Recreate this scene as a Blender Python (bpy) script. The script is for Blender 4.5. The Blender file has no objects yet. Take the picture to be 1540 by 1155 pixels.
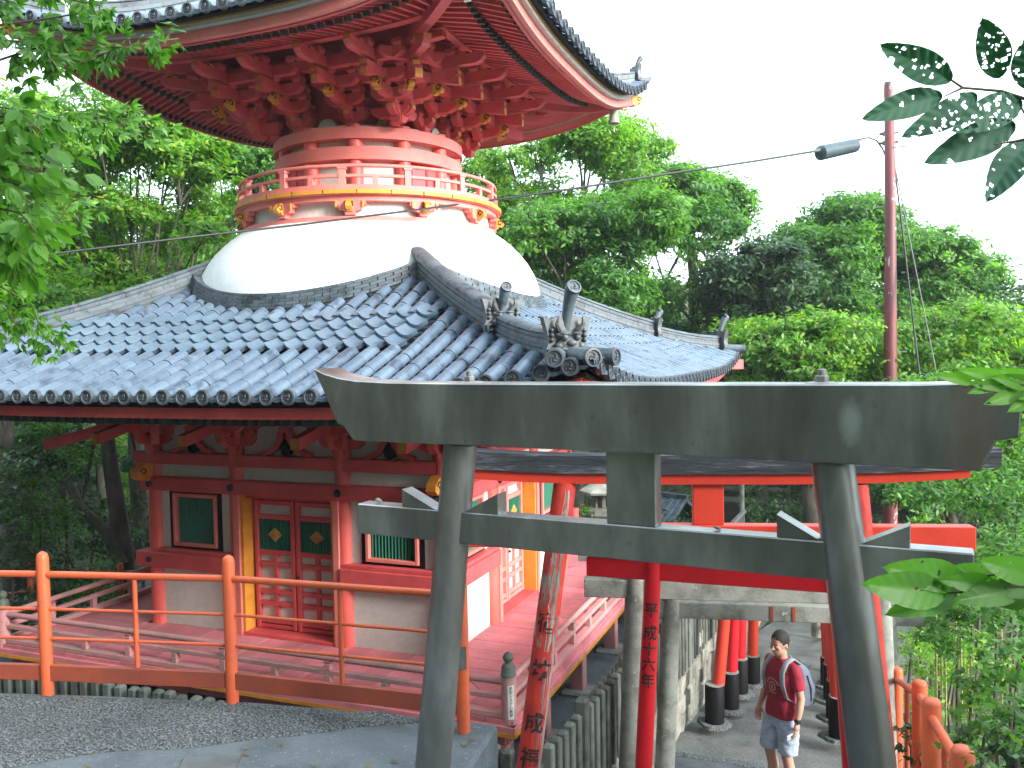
import bpy, math, random
import numpy as np
from math import sin, cos, pi, radians, hypot, atan2, sqrt
from mathutils import Vector, Matrix, Euler
from mathutils import noise as mnoise
random.seed(7); np.random.seed(7)
V = Vector
S = bpy.context.scene
COL = S.collection

# ------------------------------------------------------------------ camera
PITCH, ROLL, YAW, FPX = .0413, -.0179, .3762, 1293.6
fwd = V((-sin(YAW)*cos(PITCH), cos(YAW)*cos(PITCH), -sin(PITCH)))
r0 = V((cos(YAW), sin(YAW), 0)); u0 = r0.cross(fwd)
rgt = r0*cos(ROLL) + u0*sin(ROLL); upv = -r0*sin(ROLL) + u0*cos(ROLL)
cam_d = bpy.data.cameras.new('camera'); cam = bpy.data.objects.new('camera', cam_d); COL.objects.link(cam)
cam.matrix_world = Matrix((( rgt.x, upv.x, -fwd.x, 0), (rgt.y, upv.y, -fwd.y, 0), (rgt.z, upv.z, -fwd.z, 0), (0, 0, 0, 1)))
cam_d.sensor_width = 36; cam_d.lens = FPX/1540*36; cam_d.clip_start = .05; cam_d.clip_end = 600
S.camera = cam
def at(x, y, d=None, X=None, Y=None, Z=None):
    """the point of the place seen at photo pixel x, y: at depth d or on a plane X / Y / Z"""
    r = fwd + rgt*((x-770)/FPX) - upv*((y-577.5)/FPX)
    if X is not None: t = X/r.x
    elif Y is not None: t = Y/r.y
    elif Z is not None: t = Z/r.z
    else: t = d
    return r*t

# ------------------------------------------------------------------ sky, sun, exposure
SUN_EL, SUN_AZ = radians(23), radians(-16)          # azimuth measured from +X towards +Y
w = bpy.data.worlds.new("World"); S.world = w; w.use_nodes = True
nt = w.node_tree; nt.nodes.clear()
sky = nt.nodes.new('ShaderNodeTexSky'); sky.sky_type = 'NISHITA'; sky.sun_disc = False
sky.sun_elevation = SUN_EL; sky.sun_rotation = pi/2 - SUN_AZ
sky.air_density = 1.2; sky.dust_density = 4.0; sky.ozone_density = 1.5
mx = nt.nodes.new('ShaderNodeMix'); mx.data_type = 'RGBA'; mx.inputs[0].default_value = .8
mx.inputs[7].default_value = (9.3, 10.9, 12.0, 1)
bg = nt.nodes.new('ShaderNodeBackground'); bg.inputs[1].default_value = .125
out = nt.nodes.new('ShaderNodeOutputWorld')
nt.links.new(sky.outputs[0], mx.inputs[6]); nt.links.new(mx.outputs[2], bg.inputs[0]); nt.links.new(bg.outputs[0], out.inputs[0])
sd = bpy.data.lights.new('sun', 'SUN'); sd.energy = 3.6; sd.angle = radians(20); sd.color = (1, .97, .92)
so = bpy.data.objects.new('sun', sd); COL.objects.link(so)
sv = V((cos(SUN_EL)*cos(SUN_AZ), cos(SUN_EL)*sin(SUN_AZ), sin(SUN_EL)))
so.rotation_euler = sv.to_track_quat('Z', 'Y').to_euler(); so.location = sv*60
vs = S.view_settings; vs.view_transform = 'Standard'; vs.look = 'None'; vs.exposure = 1.42; vs.gamma = 1; vs.use_curve_mapping = False
S.cycles.use_denoising = True
S.cycles.max_bounces = 6; S.cycles.diffuse_bounces = 4; S.cycles.transmission_bounces = 4; S.cycles.transparent_max_bounces = 6

# ------------------------------------------------------------------ materials
def newmat(name):
    m = bpy.data.materials.new(name); m.use_nodes = True
    n = m.node_tree; n.nodes.clear()
    o = n.nodes.new('ShaderNodeOutputMaterial'); b = n.nodes.new('ShaderNodeBsdfPrincipled')
    n.links.new(b.outputs[0], o.inputs[0]); return m, n, b, o
def ramp(n, src, stops):
    r = n.nodes.new('ShaderNodeValToRGB'); e = r.color_ramp.elements
    while len(e) < len(stops): e.new(.5)
    for k, (p, c) in enumerate(stops): e[k].position = p; e[k].color = (*c, 1) if len(c) == 3 else c
    n.links.new(src, r.inputs[0]); return r.outputs[0]
def noise(n, scale, detail=5, rough=.6, stretch=None, world=True):
    tc = n.nodes.new('ShaderNodeNewGeometry' if world else 'ShaderNodeTexCoord')
    src = tc.outputs['Position'] if world else tc.outputs['Object']
    if stretch:
        mp = n.nodes.new('ShaderNodeMapping'); mp.inputs['Scale'].default_value = stretch
        n.links.new(src, mp.inputs[0]); src = mp.outputs[0]
    t = n.nodes.new('ShaderNodeTexNoise'); t.inputs['Scale'].default_value = scale
    t.inputs['Detail'].default_value = detail; t.inputs['Roughness'].default_value = rough
    n.links.new(src, t.inputs['Vector']); return t.outputs['Fac']
def mixc(n, fac, a, b, mode='MIX'):
    m = n.nodes.new('ShaderNodeMix'); m.data_type = 'RGBA'; m.blend_type = mode
    for k, s in ((0, fac), (6, a), (7, b)):
        if hasattr(s, 'links') or hasattr(s, 'is_output'): n.links.new(s, m.inputs[k])
        else: m.inputs[k].default_value = s if k == 0 else (*s, 1)
    return m.outputs[2]
def bump(n, b, h, strength, dist=.01):
    k = n.nodes.new('ShaderNodeBump'); k.inputs['Strength'].default_value = strength; k.inputs['Distance'].default_value = dist
    n.links.new(h, k.inputs['Height']); n.links.new(k.outputs[0], b.inputs['Normal'])
def paint(name, col, dirt=None, rough=.5, amt=.5, scale=3., bmp=.15, stretch=None, spot=None, objvar=0):
    """weathered surface: colour with blotches of dirt, fine grain and optional chips"""
    m, n, b, o = newmat(name)
    dirt = dirt or tuple(c*.6 for c in col)
    f1 = noise(n, scale, 6, .65, stretch)
    c = ramp(n, f1, [(.35, dirt), (.35+.35*(1-amt)+.05, tuple((c*.75+d*.25) for c, d in zip(col, dirt))), (.72, col)])
    f2 = noise(n, scale*14, 4, .7, stretch)
    c = mixc(n, .3, c, ramp(n, f2, [(.3, (.62, .62, .62)), (.7, (1.12, 1.12, 1.12))]), 'MULTIPLY')
    if spot:
        f3 = noise(n, spot[1], 8, .75, stretch)
        c = mixc(n, ramp(n, f3, [(spot[2], (0, 0, 0)), (spot[2]+.03, (1, 1, 1))]), c, spot[0])
    if objvar:
        oi = n.nodes.new('ShaderNodeObjectInfo')
        c = mixc(n, 1., c, ramp(n, oi.outputs['Random'], [(0, (1-objvar,)*3), (1, (1+objvar*.6,)*3)]), 'MULTIPLY')
    n.links.new(c, b.inputs['Base Color'])
    rr = n.nodes.new('ShaderNodeMapRange'); rr.inputs[3].default_value = rough-.12; rr.inputs[4].default_value = min(1, rough+.15)
    n.links.new(f1, rr.inputs[0]); n.links.new(rr.outputs[0], b.inputs['Roughness'])
    bump(n, b, f2, bmp)
    return m
def leafmat(name, dark, mid, light, trans=.45, rough=.5, yel=None):
    m, n, b, o = newmat(name)
    g = n.nodes.new('ShaderNodeNewGeometry')
    st = [(0, dark), (.45, mid), (.85, light)]
    if yel: st += [(.97, yel)]
    c = ramp(n, g.outputs['Random Per Island'], st)
    f = noise(n, .55, 3)
    c = mixc(n, 1., c, ramp(n, f, [(.35, (.6, .68, .78)), (.65, (1.25, 1.15, .85))]), 'MULTIPLY')
    n.links.new(c, b.inputs['Base Color']); b.inputs['Roughness'].default_value = rough
    t = n.nodes.new('ShaderNodeBsdfTranslucent'); ct = mixc(n, 1., c, (1.5, 1.7, .5), 'MULTIPLY'); n.links.new(ct, t.inputs[0])
    s = n.nodes.new('ShaderNodeMixShader'); s.inputs[0].default_value = trans
    n.links.new(b.outputs[0], s.inputs[1]); n.links.new(t.outputs[0], s.inputs[2]); n.links.new(s.outputs[0], o.inputs[0])
    return m
MT = {}
MT['red'] = paint('faded vermilion paint', (.74, .115, .112), (.54, .07, .08), .55, .35, 2.2, .12)
MT['redcol'] = paint('vermilion column paint', (.80, .15, .115), (.62, .10, .09), .45, .3, 2.5, .1)
MT['pinkring'] = paint('faded vermilion with painted light', (.80, .255, .215), (.68, .17, .155), .6, .35, 2., .12)  # paler vermilion: some fading, plus sunlight put into the colour
MT['deckpink'] = paint('worn pink deck paint', (.72, .22, .255), (.46, .16, .17), .7, .55, 1.6, .3, spot=((.30, .25, .22), 5, .70), objvar=.18)
MT['railpink'] = paint('weathered pink rail paint', (.64, .27, .28), (.36, .23, .20), .7, .6, 2.5, .3, spot=((.27, .22, .17), 7, .62))
MT['white'] = paint('white plaster', (.70, .69, .65), (.56, .55, .51), .8, .3, 1.3, .12)
MT['dome'] = paint('lime plaster of the dome', (.84, .86, .86), (.76, .79, .79), .62, .25, .7, .05)
MT['yellow'] = paint('ochre yellow paint', (.78, .34, .035), (.55, .22, .03), .55, .3, 4., .1)
MT['green'] = paint('green slat paint', (.008, .20, .115), (.005, .11, .07), .5, .3, 3., .1)
MT['greend'] = paint('dark green rafter end paint', (.03, .075, .06), (.02, .04, .035), .6, .3, 3., .1)
MT['black'] = paint('black lacquer', (.010, .010, .012), (.007, .007, .008), .55, .3, 4., .1)
MT['black'].node_tree.nodes['Principled BSDF'].inputs['Specular IOR Level'].default_value = .15
MT['stud'] = paint('black iron', (.02, .018, .02), (.03, .02, .02), .45, .3, 6., .2)
MT['gilt'] = paint('gilt lozenge', (.60, .34, .07), (.32, .18, .05), .4, .5, 12., .3)
MT['bronze'] = paint('verdigris bronze', (.14, .17, .13), (.07, .09, .07), .6, .5, 9., .4)
MT['paleb'] = paint('pale weathered bronze', (.42, .43, .33), (.22, .25, .2), .6, .5, 9., .4)
def tilemat(name, base, dark, rough=.42, objvar=.35):
    m, n, b, o = newmat(name)
    f1 = noise(n, 5.5, 5, .6); f2 = noise(n, 38, 4, .7)
    c = ramp(n, f1, [(.36, dark), (.47, base), (.62, tuple(x*1.12 for x in base))])
    c = mixc(n, .45, c, ramp(n, f2, [(.3, (.7, .7, .72)), (.7, (1.15, 1.15, 1.13))]), 'MULTIPLY')
    f3 = noise(n, 2.3, 7, .8); c = mixc(n, ramp(n, f3, [(.64, (0, 0, 0)), (.70, (.55, .55, .55))]), c, (.17, .19, .15))
    oi = n.nodes.new('ShaderNodeObjectInfo')
    c = mixc(n, 1., c, ramp(n, oi.outputs['Random'], [(0, (1-objvar, 1-objvar, 1-objvar*.85)), (1, (1+objvar*.5,)*3)]), 'MULTIPLY')
    g = n.nodes.new('ShaderNodeNewGeometry')
    c = mixc(n, .7, c, ramp(n, g.outputs['Random Per Island'], [(0, (.82, .82, .85)), (1, (1.12, 1.12, 1.12))]), 'MULTIPLY')
    n.links.new(c, b.inputs['Base Color']); b.inputs['Roughness'].default_value = rough
    b.inputs['Specular IOR Level'].default_value = .6
    bump(n, b, f2, .2); return m
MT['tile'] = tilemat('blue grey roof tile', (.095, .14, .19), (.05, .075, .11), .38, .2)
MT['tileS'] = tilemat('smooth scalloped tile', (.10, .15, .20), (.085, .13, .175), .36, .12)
MT['pan'] = tilemat('pan tile with painted shade', (.075, .11, .145), (.035, .05, .07), .6)  # darker than the round tiles: shade between the rolls painted in
MT['ridge'] = tilemat('grey ridge tile', (.08, .108, .125), (.038, .05, .06), .55)
MT['disc'] = tilemat('eave disc tile with painted shade', (.065, .08, .095), (.03, .04, .05), .5, .15)  # dark colour paints in the shade on the disc faces
MT['oni'] = tilemat('dark demon tile', (.075, .085, .09), (.03, .035, .04), .5, .1)
def steel():
    m, n, b, o = newmat('brushed stainless steel')
    f = noise(n, 2.6, 5, .6, (1, 1, .35)); f2 = noise(n, 7, 7, .75)
    c = ramp(n, f, [(.30, (.15, .153, .152)), (.5, (.26, .265, .262)), (.70, (.47, .485, .485))])
    c = mixc(n, ramp(n, f2, [(.60, (0, 0, 0)), (.72, (.5, .5, .5))]), c, (.15, .13, .12))
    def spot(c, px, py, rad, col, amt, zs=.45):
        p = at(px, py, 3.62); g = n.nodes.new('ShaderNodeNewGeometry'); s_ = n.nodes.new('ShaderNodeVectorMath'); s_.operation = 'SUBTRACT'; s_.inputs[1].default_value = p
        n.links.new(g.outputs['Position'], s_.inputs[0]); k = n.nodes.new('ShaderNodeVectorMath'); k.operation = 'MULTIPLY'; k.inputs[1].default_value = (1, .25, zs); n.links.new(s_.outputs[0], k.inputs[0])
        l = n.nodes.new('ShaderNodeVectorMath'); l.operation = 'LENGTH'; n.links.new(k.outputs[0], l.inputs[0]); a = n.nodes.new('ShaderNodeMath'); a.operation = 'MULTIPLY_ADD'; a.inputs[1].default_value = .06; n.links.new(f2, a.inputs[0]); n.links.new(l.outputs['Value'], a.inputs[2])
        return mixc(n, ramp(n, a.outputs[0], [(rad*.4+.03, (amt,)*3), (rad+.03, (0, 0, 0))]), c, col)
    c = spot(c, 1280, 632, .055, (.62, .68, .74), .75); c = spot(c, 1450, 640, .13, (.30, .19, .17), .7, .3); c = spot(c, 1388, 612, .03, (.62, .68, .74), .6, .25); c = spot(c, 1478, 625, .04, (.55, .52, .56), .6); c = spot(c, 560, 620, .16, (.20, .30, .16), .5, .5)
    n.links.new(c, b.inputs['Base Color']); b.inputs['Metallic'].default_value = .85
    rr = n.nodes.new('ShaderNodeMapRange'); rr.inputs[3].default_value = .24; rr.inputs[4].default_value = .48
    n.links.new(f2, rr.inputs[0]); n.links.new(rr.outputs[0], b.inputs['Roughness'])
    bump(n, b, noise(n, 90, 3, .6, (1, 1, 8)), .05); return m
MT['steel'] = steel()
MT['orange'] = paint('glossy orange rail paint', (.70, .12, .035), (.52, .10, .045), .45, .45, 3., .15, spot=((.34, .12, .08), 11, .63))
MT['orangedk'] = paint('dull orange beam paint', (.40, .075, .035), (.25, .06, .04), .55, .4, 3., .15)
MT['scarlet'] = paint('fresh scarlet paint', (.72, .012, .022), (.60, .012, .02), .35, .25, 2.5, .06)
MT['vermt'] = paint('torii vermilion paint', (.66, .045, .02), (.52, .04, .022), .4, .25, 3., .08)
def peel():
    m, n, b, o = newmat('peeling red paint on grey wood')
    g = noise(n, 3.2, 8, .72, (1, 1, .28), False)
    grain = noise(n, 22, 6, .7, (1, 1, .07), False)
    wood = ramp(n, grain, [(.3, (.09, .08, .07)), (.55, (.26, .24, .21)), (.75, (.36, .34, .30))])
    red = ramp(n, noise(n, 5, 5, .6), [(.35, (.36, .02, .018)), (.65, (.56, .04, .022))])
    c = mixc(n, ramp(n, g, [(.55, (0, 0, 0)), (.575, (1, 1, 1))]), red, wood)
    n.links.new(c, b.inputs['Base Color']); b.inputs['Roughness'].default_value = .6
    bump(n, b, grain, .5, .02); return m
MT['peel'] = peel()
def oldwood():
    m, n, b, o = newmat('black weathered timber')
    grain = noise(n, 16, 8, .75, (.10, 1, 1), False)
    c = ramp(n, grain, [(.38, (.010, .011, .015)), (.54, (.03, .035, .045)), (.62, (.12, .14, .165)), (.78, (.26, .30, .34))])
    n.links.new(c, b.inputs['Base Color']); b.inputs['Roughness'].default_value = .8
    bump(n, b, grain, .9, .03); return m
MT['oldwood'] = oldwood()
MT['greywood'] = paint('bare split timber', (.36, .34, .31), (.14, .13, .12), .8, .6, 9., .6, (1, 1, .15))
MT['concrete'] = paint('lichened concrete', (.30, .31, .28), (.13, .145, .12), .85, .6, 5., .5, spot=((.40, .42, .38), 16, .60))
MT['picket'] = paint('mossy concrete picket', (.14, .155, .135), (.06, .075, .06), .85, .6, 6., .4, objvar=.25)
MT['asphalt'] = paint('grey path asphalt', (.155, .165, .165), (.075, .085, .08), .88, .5, 2.2, .9, spot=((.26, .27, .26), 42, .58))
MT['paving'] = paint('smooth cement slab', (.13, .155, .17), (.065, .08, .09), .75, .55, 2.4, .8, spot=((.25, .28, .29), 38, .60))
def roughc():
    m, n, b, o = newmat('rough pebbly cement')
    a = noise(n, 55, 9, .85, (1, 1.8, 1)); k = noise(n, 1.1, 5, .6); moss = noise(n, 2.0, 8, .75)
    c = ramp(n, a, [(.42, (.025, .034, .04)), (.5, (.10, .12, .13)), (.56, (.46, .49, .50))])
    c = mixc(n, 1., c, ramp(n, k, [(.3, (.65, .68, .7)), (.7, (1.2, 1.2, 1.2))]), 'MULTIPLY')
    c = mixc(n, ramp(n, moss, [(.60, (0, 0, 0)), (.66, (.8, .8, .8))]), c, (.035, .04, .028))
    n.links.new(c, b.inputs['Base Color']); b.inputs['Roughness'].default_value = .8
    bump(n, b, a, 1., .06); return m
MT['roughc'] = roughc()
MT['stone'] = paint('pale wall stone', (.42, .41, .36), (.20, .20, .16), .85, .5, 3.5, .7, spot=((.07, .08, .055), 4, .62), objvar=.3)
MT['mortar'] = paint('dark mortar', (.07, .07, .06), (.04, .04, .03), .9, .5, 5., .6)
MT['soil'] = paint('leaf litter soil', (.06, .055, .035), (.025, .03, .015), .95, .5, 2., .7, spot=((.05, .09, .02), 3, .52))
MT['grey metal'] = paint('grey fence metal', (.16, .17, .17), (.08, .09, .09), .5, .4, 4., .1)
MT['bark'] = paint('grey bark', (.14, .125, .105), (.05, .045, .035), .9, .5, 6., .9, (1, 1, .3))
MT['twig'] = paint('green brown twig', (.10, .085, .045), (.05, .04, .02), .8, .5, 8., .4)
MT['pole'] = paint('flaking red pole paint', (.20, .04, .045), (.12, .035, .04), .55, .5, 2., .3, (1, 1, .35), spot=((.40, .43, .42), 3.2, .58))
MT['cable'] = paint('black cable sheath', (.02, .023, .028), (.015, .015, .018), .5, .3, 5., .1)
MT['sleeve'] = paint('grey blue sleeve', (.05, .085, .10), (.03, .05, .06), .5, .3, 5., .1)
MT['ink'] = paint('black ink lettering', (.015, .012, .012), (.03, .015, .015), .6, .3, 20., .2)
MT['sticker'] = paint('white sticker', (.72, .78, .76), (.6, .66, .64), .4, .2, 4., .02)
MT['iron'] = paint('grey bolt steel', (.25, .26, .25), (.13, .12, .11), .45, .5, 20., .3)
MT['leafA'] = leafmat('broadleaf foliage', (.035, .115, .03), (.08, .215, .045), (.155, .335, .075), .5)
MT['leafB'] = leafmat('bright foliage', (.055, .16, .02), (.12, .29, .035), (.21, .42, .06), .5, yel=(.30, .34, .04))
MT['leafC'] = leafmat('dark evergreen foliage', (.018, .05, .026), (.035, .09, .04), (.07, .145, .06), .35)
MT['leafF'] = leafmat('near leaves', (.03, .11, .018), (.06, .19, .025), (.11, .28, .04), .5, .5)
MT['leafG'] = leafmat('blue green underside of leaves', (.007, .055, .042), (.010, .07, .05), (.016, .085, .052), .12, .75)  # dark tone paints in the shade of leaves seen against the sky
MT['litter'] = leafmat('fallen leaf', (.10, .06, .02), (.18, .12, .04), (.12, .14, .04), .1)
MT['bamboo'] = paint('yellow bamboo stem', (.36, .33, .12), (.2, .2, .07), .5, .4, 5., .1)
MT['skin'] = paint('skin', (.58, .33, .24), (.48, .25, .175), .5, .3, 6., .03)
MT['hair'] = paint('short dark hair', (.02, .015, .013), (.012, .01, .009), .6, .3, 30., .5)
MT['shirt'] = paint('crimson cotton', (.33, .012, .035), (.24, .01, .028), .8, .4, 7., .1)
MT['print'] = paint('pale shirt print', (.55, .38, .36), (.42, .24, .24), .8, .3, 20., .05)
MT['shorts'] = paint('pale denim', (.42, .49, .60), (.30, .36, .46), .85, .5, 8., .2)
MT['bag'] = paint('grey blue nylon', (.17, .20, .28), (.10, .12, .18), .6, .5, 6., .2)
MT['strap'] = paint('pale grey strap', (.30, .34, .36), (.22, .25, .27), .7, .4, 8., .1)
MT['shoe'] = paint('dark shoe', (.05, .05, .055), (.03, .03, .03), .6, .4, 8., .1)

# ------------------------------------------------------------------ mesh helpers
class MB:
    def __init__(s): s.v = []; s.f = []; s.m = []; s.mi = 0; s.X = Matrix()
    def add(s, vs, fs):
        o = len(s.v); X = s.X
        s.v += [tuple(X @ V(p)) for p in vs]; s.f += [tuple(o+i for i in f) for f in fs]; s.m += [s.mi]*len(fs)
    def box(s, x0, x1, y0, y1, z0, z1):
        s.add([(x0,y0,z0),(x1,y0,z0),(x1,y1,z0),(x0,y1,z0),(x0,y0,z1),(x1,y0,z1),(x1,y1,z1),(x0,y1,z1)],
              [(3,2,1,0),(4,5,6,7),(0,1,5,4),(1,2,6,5),(2,3,7,6),(3,0,4,7)])
    def bbox(s, x0, x1, y0, y1, z0, z1, b=.01):
        """box with chamfered edges"""
        xs = (x0, x1); ys = (y0, y1); zs = (z0, z1); vs = []; idx = {}
        for i in (0, 1):
            for j in (0, 1):
                for k in (0, 1):
                    sx = b if i == 0 else -b; sy = b if j == 0 else -b; sz = b if k == 0 else -b
                    for a, p in (('x', (xs[i], ys[j]+sy, zs[k]+sz)), ('y', (xs[i]+sx, ys[j], zs[k]+sz)), ('z', (xs[i]+sx, ys[j]+sy, zs[k]))):
                        idx[i, j, k, a] = len(vs); vs.append(p)
        fs = []
        for a in 'xyz':
            for e in (0, 1):
                q = [(0,0),(1,0),(1,1),(0,1)]
                if a == 'x': f = [idx[e, p[0], p[1], a] for p in q]
                elif a == 'y': f = [idx[p[0], e, p[1], a] for p in q][::-1]
                else: f = [idx[p[0], p[1], e, a] for p in q]
                fs.append(tuple(f if e else f[::-1]))
        for p in (0, 1):
            for q in (0, 1):
                f = [idx[p,q,0,'x'], idx[p,q,0,'y'], idx[p,q,1,'y'], idx[p,q,1,'x']]; fs.append(tuple(f if p ^ q else f[::-1]))
                f = [idx[p,0,q,'x'], idx[p,1,q,'x'], idx[p,1,q,'z'], idx[p,0,q,'z']]; fs.append(tuple(f if p ^ q else f[::-1]))
                f = [idx[0,p,q,'y'], idx[0,p,q,'z'], idx[1,p,q,'z'], idx[1,p,q,'y']]; fs.append(tuple(f if p ^ q else f[::-1]))
                for r in (0, 1):
                    f = [idx[p,q,r,'x'], idx[p,q,r,'y'], idx[p,q,r,'z']]; fs.append(tuple(f if (p+q+r) % 2 == 1 else f[::-1]))
        s.add(vs, fs)
    def tube(s, pts, rs, n=10, caps=True, squash=None):
        pts = [V(p) for p in pts]; rs = rs if hasattr(rs, '__len__') else [rs]*len(pts)
        vs = []; fs = []; prev = None
        for i, p in enumerate(pts):
            d = (pts[min(i+1, len(pts)-1)] - pts[max(i-1, 0)]).normalized()
            if prev is None:
                a = d.orthogonal().normalized()
                if abs(d.z) < .9: a = d.cross(V((0,0,1))).normalized()
            else: a = (prev - d*prev.dot(d)).normalized()
            prev = a; b = d.cross(a)
            for k in range(n):
                t = 2*pi*k/n; q = a*cos(t)*rs[i] + b*sin(t)*rs[i]*(squash or 1); vs.append(p+q)
        for i in range(len(pts)-1):
            for k in range(n): fs.append((i*n+k, i*n+(k+1) % n, (i+1)*n+(k+1) % n, (i+1)*n+k))
        if caps: fs.append(tuple(range(n))[::-1]); fs.append(tuple((len(pts)-1)*n+k for k in range(n)))
        s.add(vs, fs)
    def lathe(s, prof, n=24, c=(0,0,0), caps=True, a0=0, a1=2*pi):
        full = abs(a1-a0-2*pi) < 1e-6; cols = n if full else n+1; vs = []; fs = []
        for r, z in prof:
            for k in range(cols):
                t = a0+(a1-a0)*k/n; vs.append((c[0]+r*cos(t), c[1]+r*sin(t), c[2]+z))
        for i in range(len(prof)-1):
            for k in range(n):
                k2 = (k+1) % cols; fs.append((i*cols+k, i*cols+k2, (i+1)*cols+k2, (i+1)*cols+k))
        if caps and full: fs.append(tuple(range(cols))[::-1]); fs.append(tuple((len(prof)-1)*cols+k for k in range(cols)))
        s.add(vs, fs)
    def prism(s, poly, a, b, axis='y'):
        """extrude a 2D outline between a and b along an axis (outline in the other two axes)"""
        n = len(poly)
        def P(p, t): return (p[0], t, p[1]) if axis == 'y' else ((t, p[0], p[1]) if axis == 'x' else (p[0], p[1], t))
        s.add([P(p, a) for p in poly]+[P(p, b) for p in poly],
              [tuple(range(n)), tuple(range(2*n-1, n-1, -1))]+[(i, n+i, n+(i+1) % n, (i+1) % n) for i in range(n)])
    def sweep(s, secs):
        """secs: list of closed sections (same count of points); joined, capped"""
        n = len(secs[0]); vs = [p for q in secs for p in q]; fs = []
        for i in range(len(secs)-1):
            for k in range(n): fs.append((i*n+k, i*n+(k+1) % n, (i+1)*n+(k+1) % n, (i+1)*n+k))
        fs.append(tuple(range(n))[::-1]); fs.append(tuple((len(secs)-1)*n+k for k in range(n)))
        s.add(vs, fs)
    def ball(s, c, r, n=10, m=7, sc=(1,1,1)):
        prof = [(sin(pi*i/m), -cos(pi*i/m)) for i in range(m+1)]
        vs = []; fs = []
        for a, z in prof:
            for k in range(n): t = 2*pi*k/n; vs.append((c[0]+r*sc[0]*max(a, 1e-3)*cos(t), c[1]+r*sc[1]*max(a, 1e-3)*sin(t), c[2]+r*sc[2]*z))
        for i in range(m):
            for k in range(n): fs.append((i*n+k, i*n+(k+1) % n, (i+1)*n+(k+1) % n, (i+1)*n+k))
        s.add(vs, fs)
    def mesh(s, name, mats, smooth=None, fix=True):
        me = bpy.data.meshes.new(name); me.from_pydata(s.v, [], s.f)
        mats = mats if isinstance(mats, (list, tuple)) else [mats]
        for m in mats: me.materials.append(MT[m] if isinstance(m, str) else m)
        if any(s.m): me.polygons.foreach_set('material_index', s.m)
        if fix:
            import bmesh
            bm = bmesh.new(); bm.from_mesh(me); bmesh.ops.recalc_face_normals(bm, faces=bm.faces); bm.to_mesh(me); bm.free()
        if smooth:
            me.polygons.foreach_set('use_smooth', [True]*len(me.polygons))
            me.set_sharp_from_angle(angle=radians(smooth))
        me.update(); return me
WM = {}
def put(name, me, parent=None, M=None, label=None):
    """link a mesh as an object with world matrix M, under parent"""
    o = bpy.data.objects.new(name, me); COL.objects.link(o); M = M or Matrix()
    if parent is not None:
        o.parent = parent; o.matrix_parent_inverse = WM[parent.name].inverted()
    o.matrix_basis = M; WM[o.name] = M.copy()
    if label: o['label'] = label
    return o
def thing(name, label, cat, loc=(0,0,0), group=None):
    o = bpy.data.objects.new(name, None); COL.objects.link(o); o.location = loc; o.empty_display_size = .2
    o['label'] = label; o['category'] = cat
    if group: o['group'] = group
    WM[o.name] = Matrix.Translation(loc); return o
def tag(o, label, cat, group=None):
    o['label'] = label; o['category'] = cat
    if group: o['group'] = group
    return o
def struct(o): o['kind'] = 'structure'; return o
def stuff(o, label=None, cat=None):
    o['kind'] = 'stuff'
    if label: o['label'] = label
    if cat: o['category'] = cat
    return o
def frame(o, x, y, z): return Matrix(((x[0],y[0],z[0],o[0]),(x[1],y[1],z[1],o[1]),(x[2],y[2],z[2],o[2]),(0,0,0,1)))
T = Matrix.Translation
# ------------------------------------------------------------------ the pagoda
CX, CY, W = -6.6, 11.16, 2.159
ZD = -3.63                                                     # deck level
FR = [T((CX, CY, 0)) @ Matrix.Rotation(k*pi/2, 4, 'Z') for k in range(4)]   # front, right, back, left
pag = thing('pagoda', 'red and white two-storey pagoda with white dome and blue-grey tiled roofs', 'pagoda', (CX, CY, ZD))
def cpart(name, mb, mats, parent=pag, smooth=None, M=None, label=None):
    return put(name, mb.mesh(name, mats, smooth), parent, M, label)
YF = -W                                                        # wall plane in face coordinates (x along, -y outwards)
colx = [-W, -.802, .802, W]
# column shared mesh
mb = MB(); mb.lathe([(.112, ZD), (.112, ZD+.0), (.108, -1.0), (.10, -.86)], 20); me_col = mb.mesh('column', 'redcol', 40)
cols = []
for k in range(4):
    for x in colx[:-1]: cols.append(put('column', me_col, pag, FR[k] @ T((x, YF, 0))))
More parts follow.
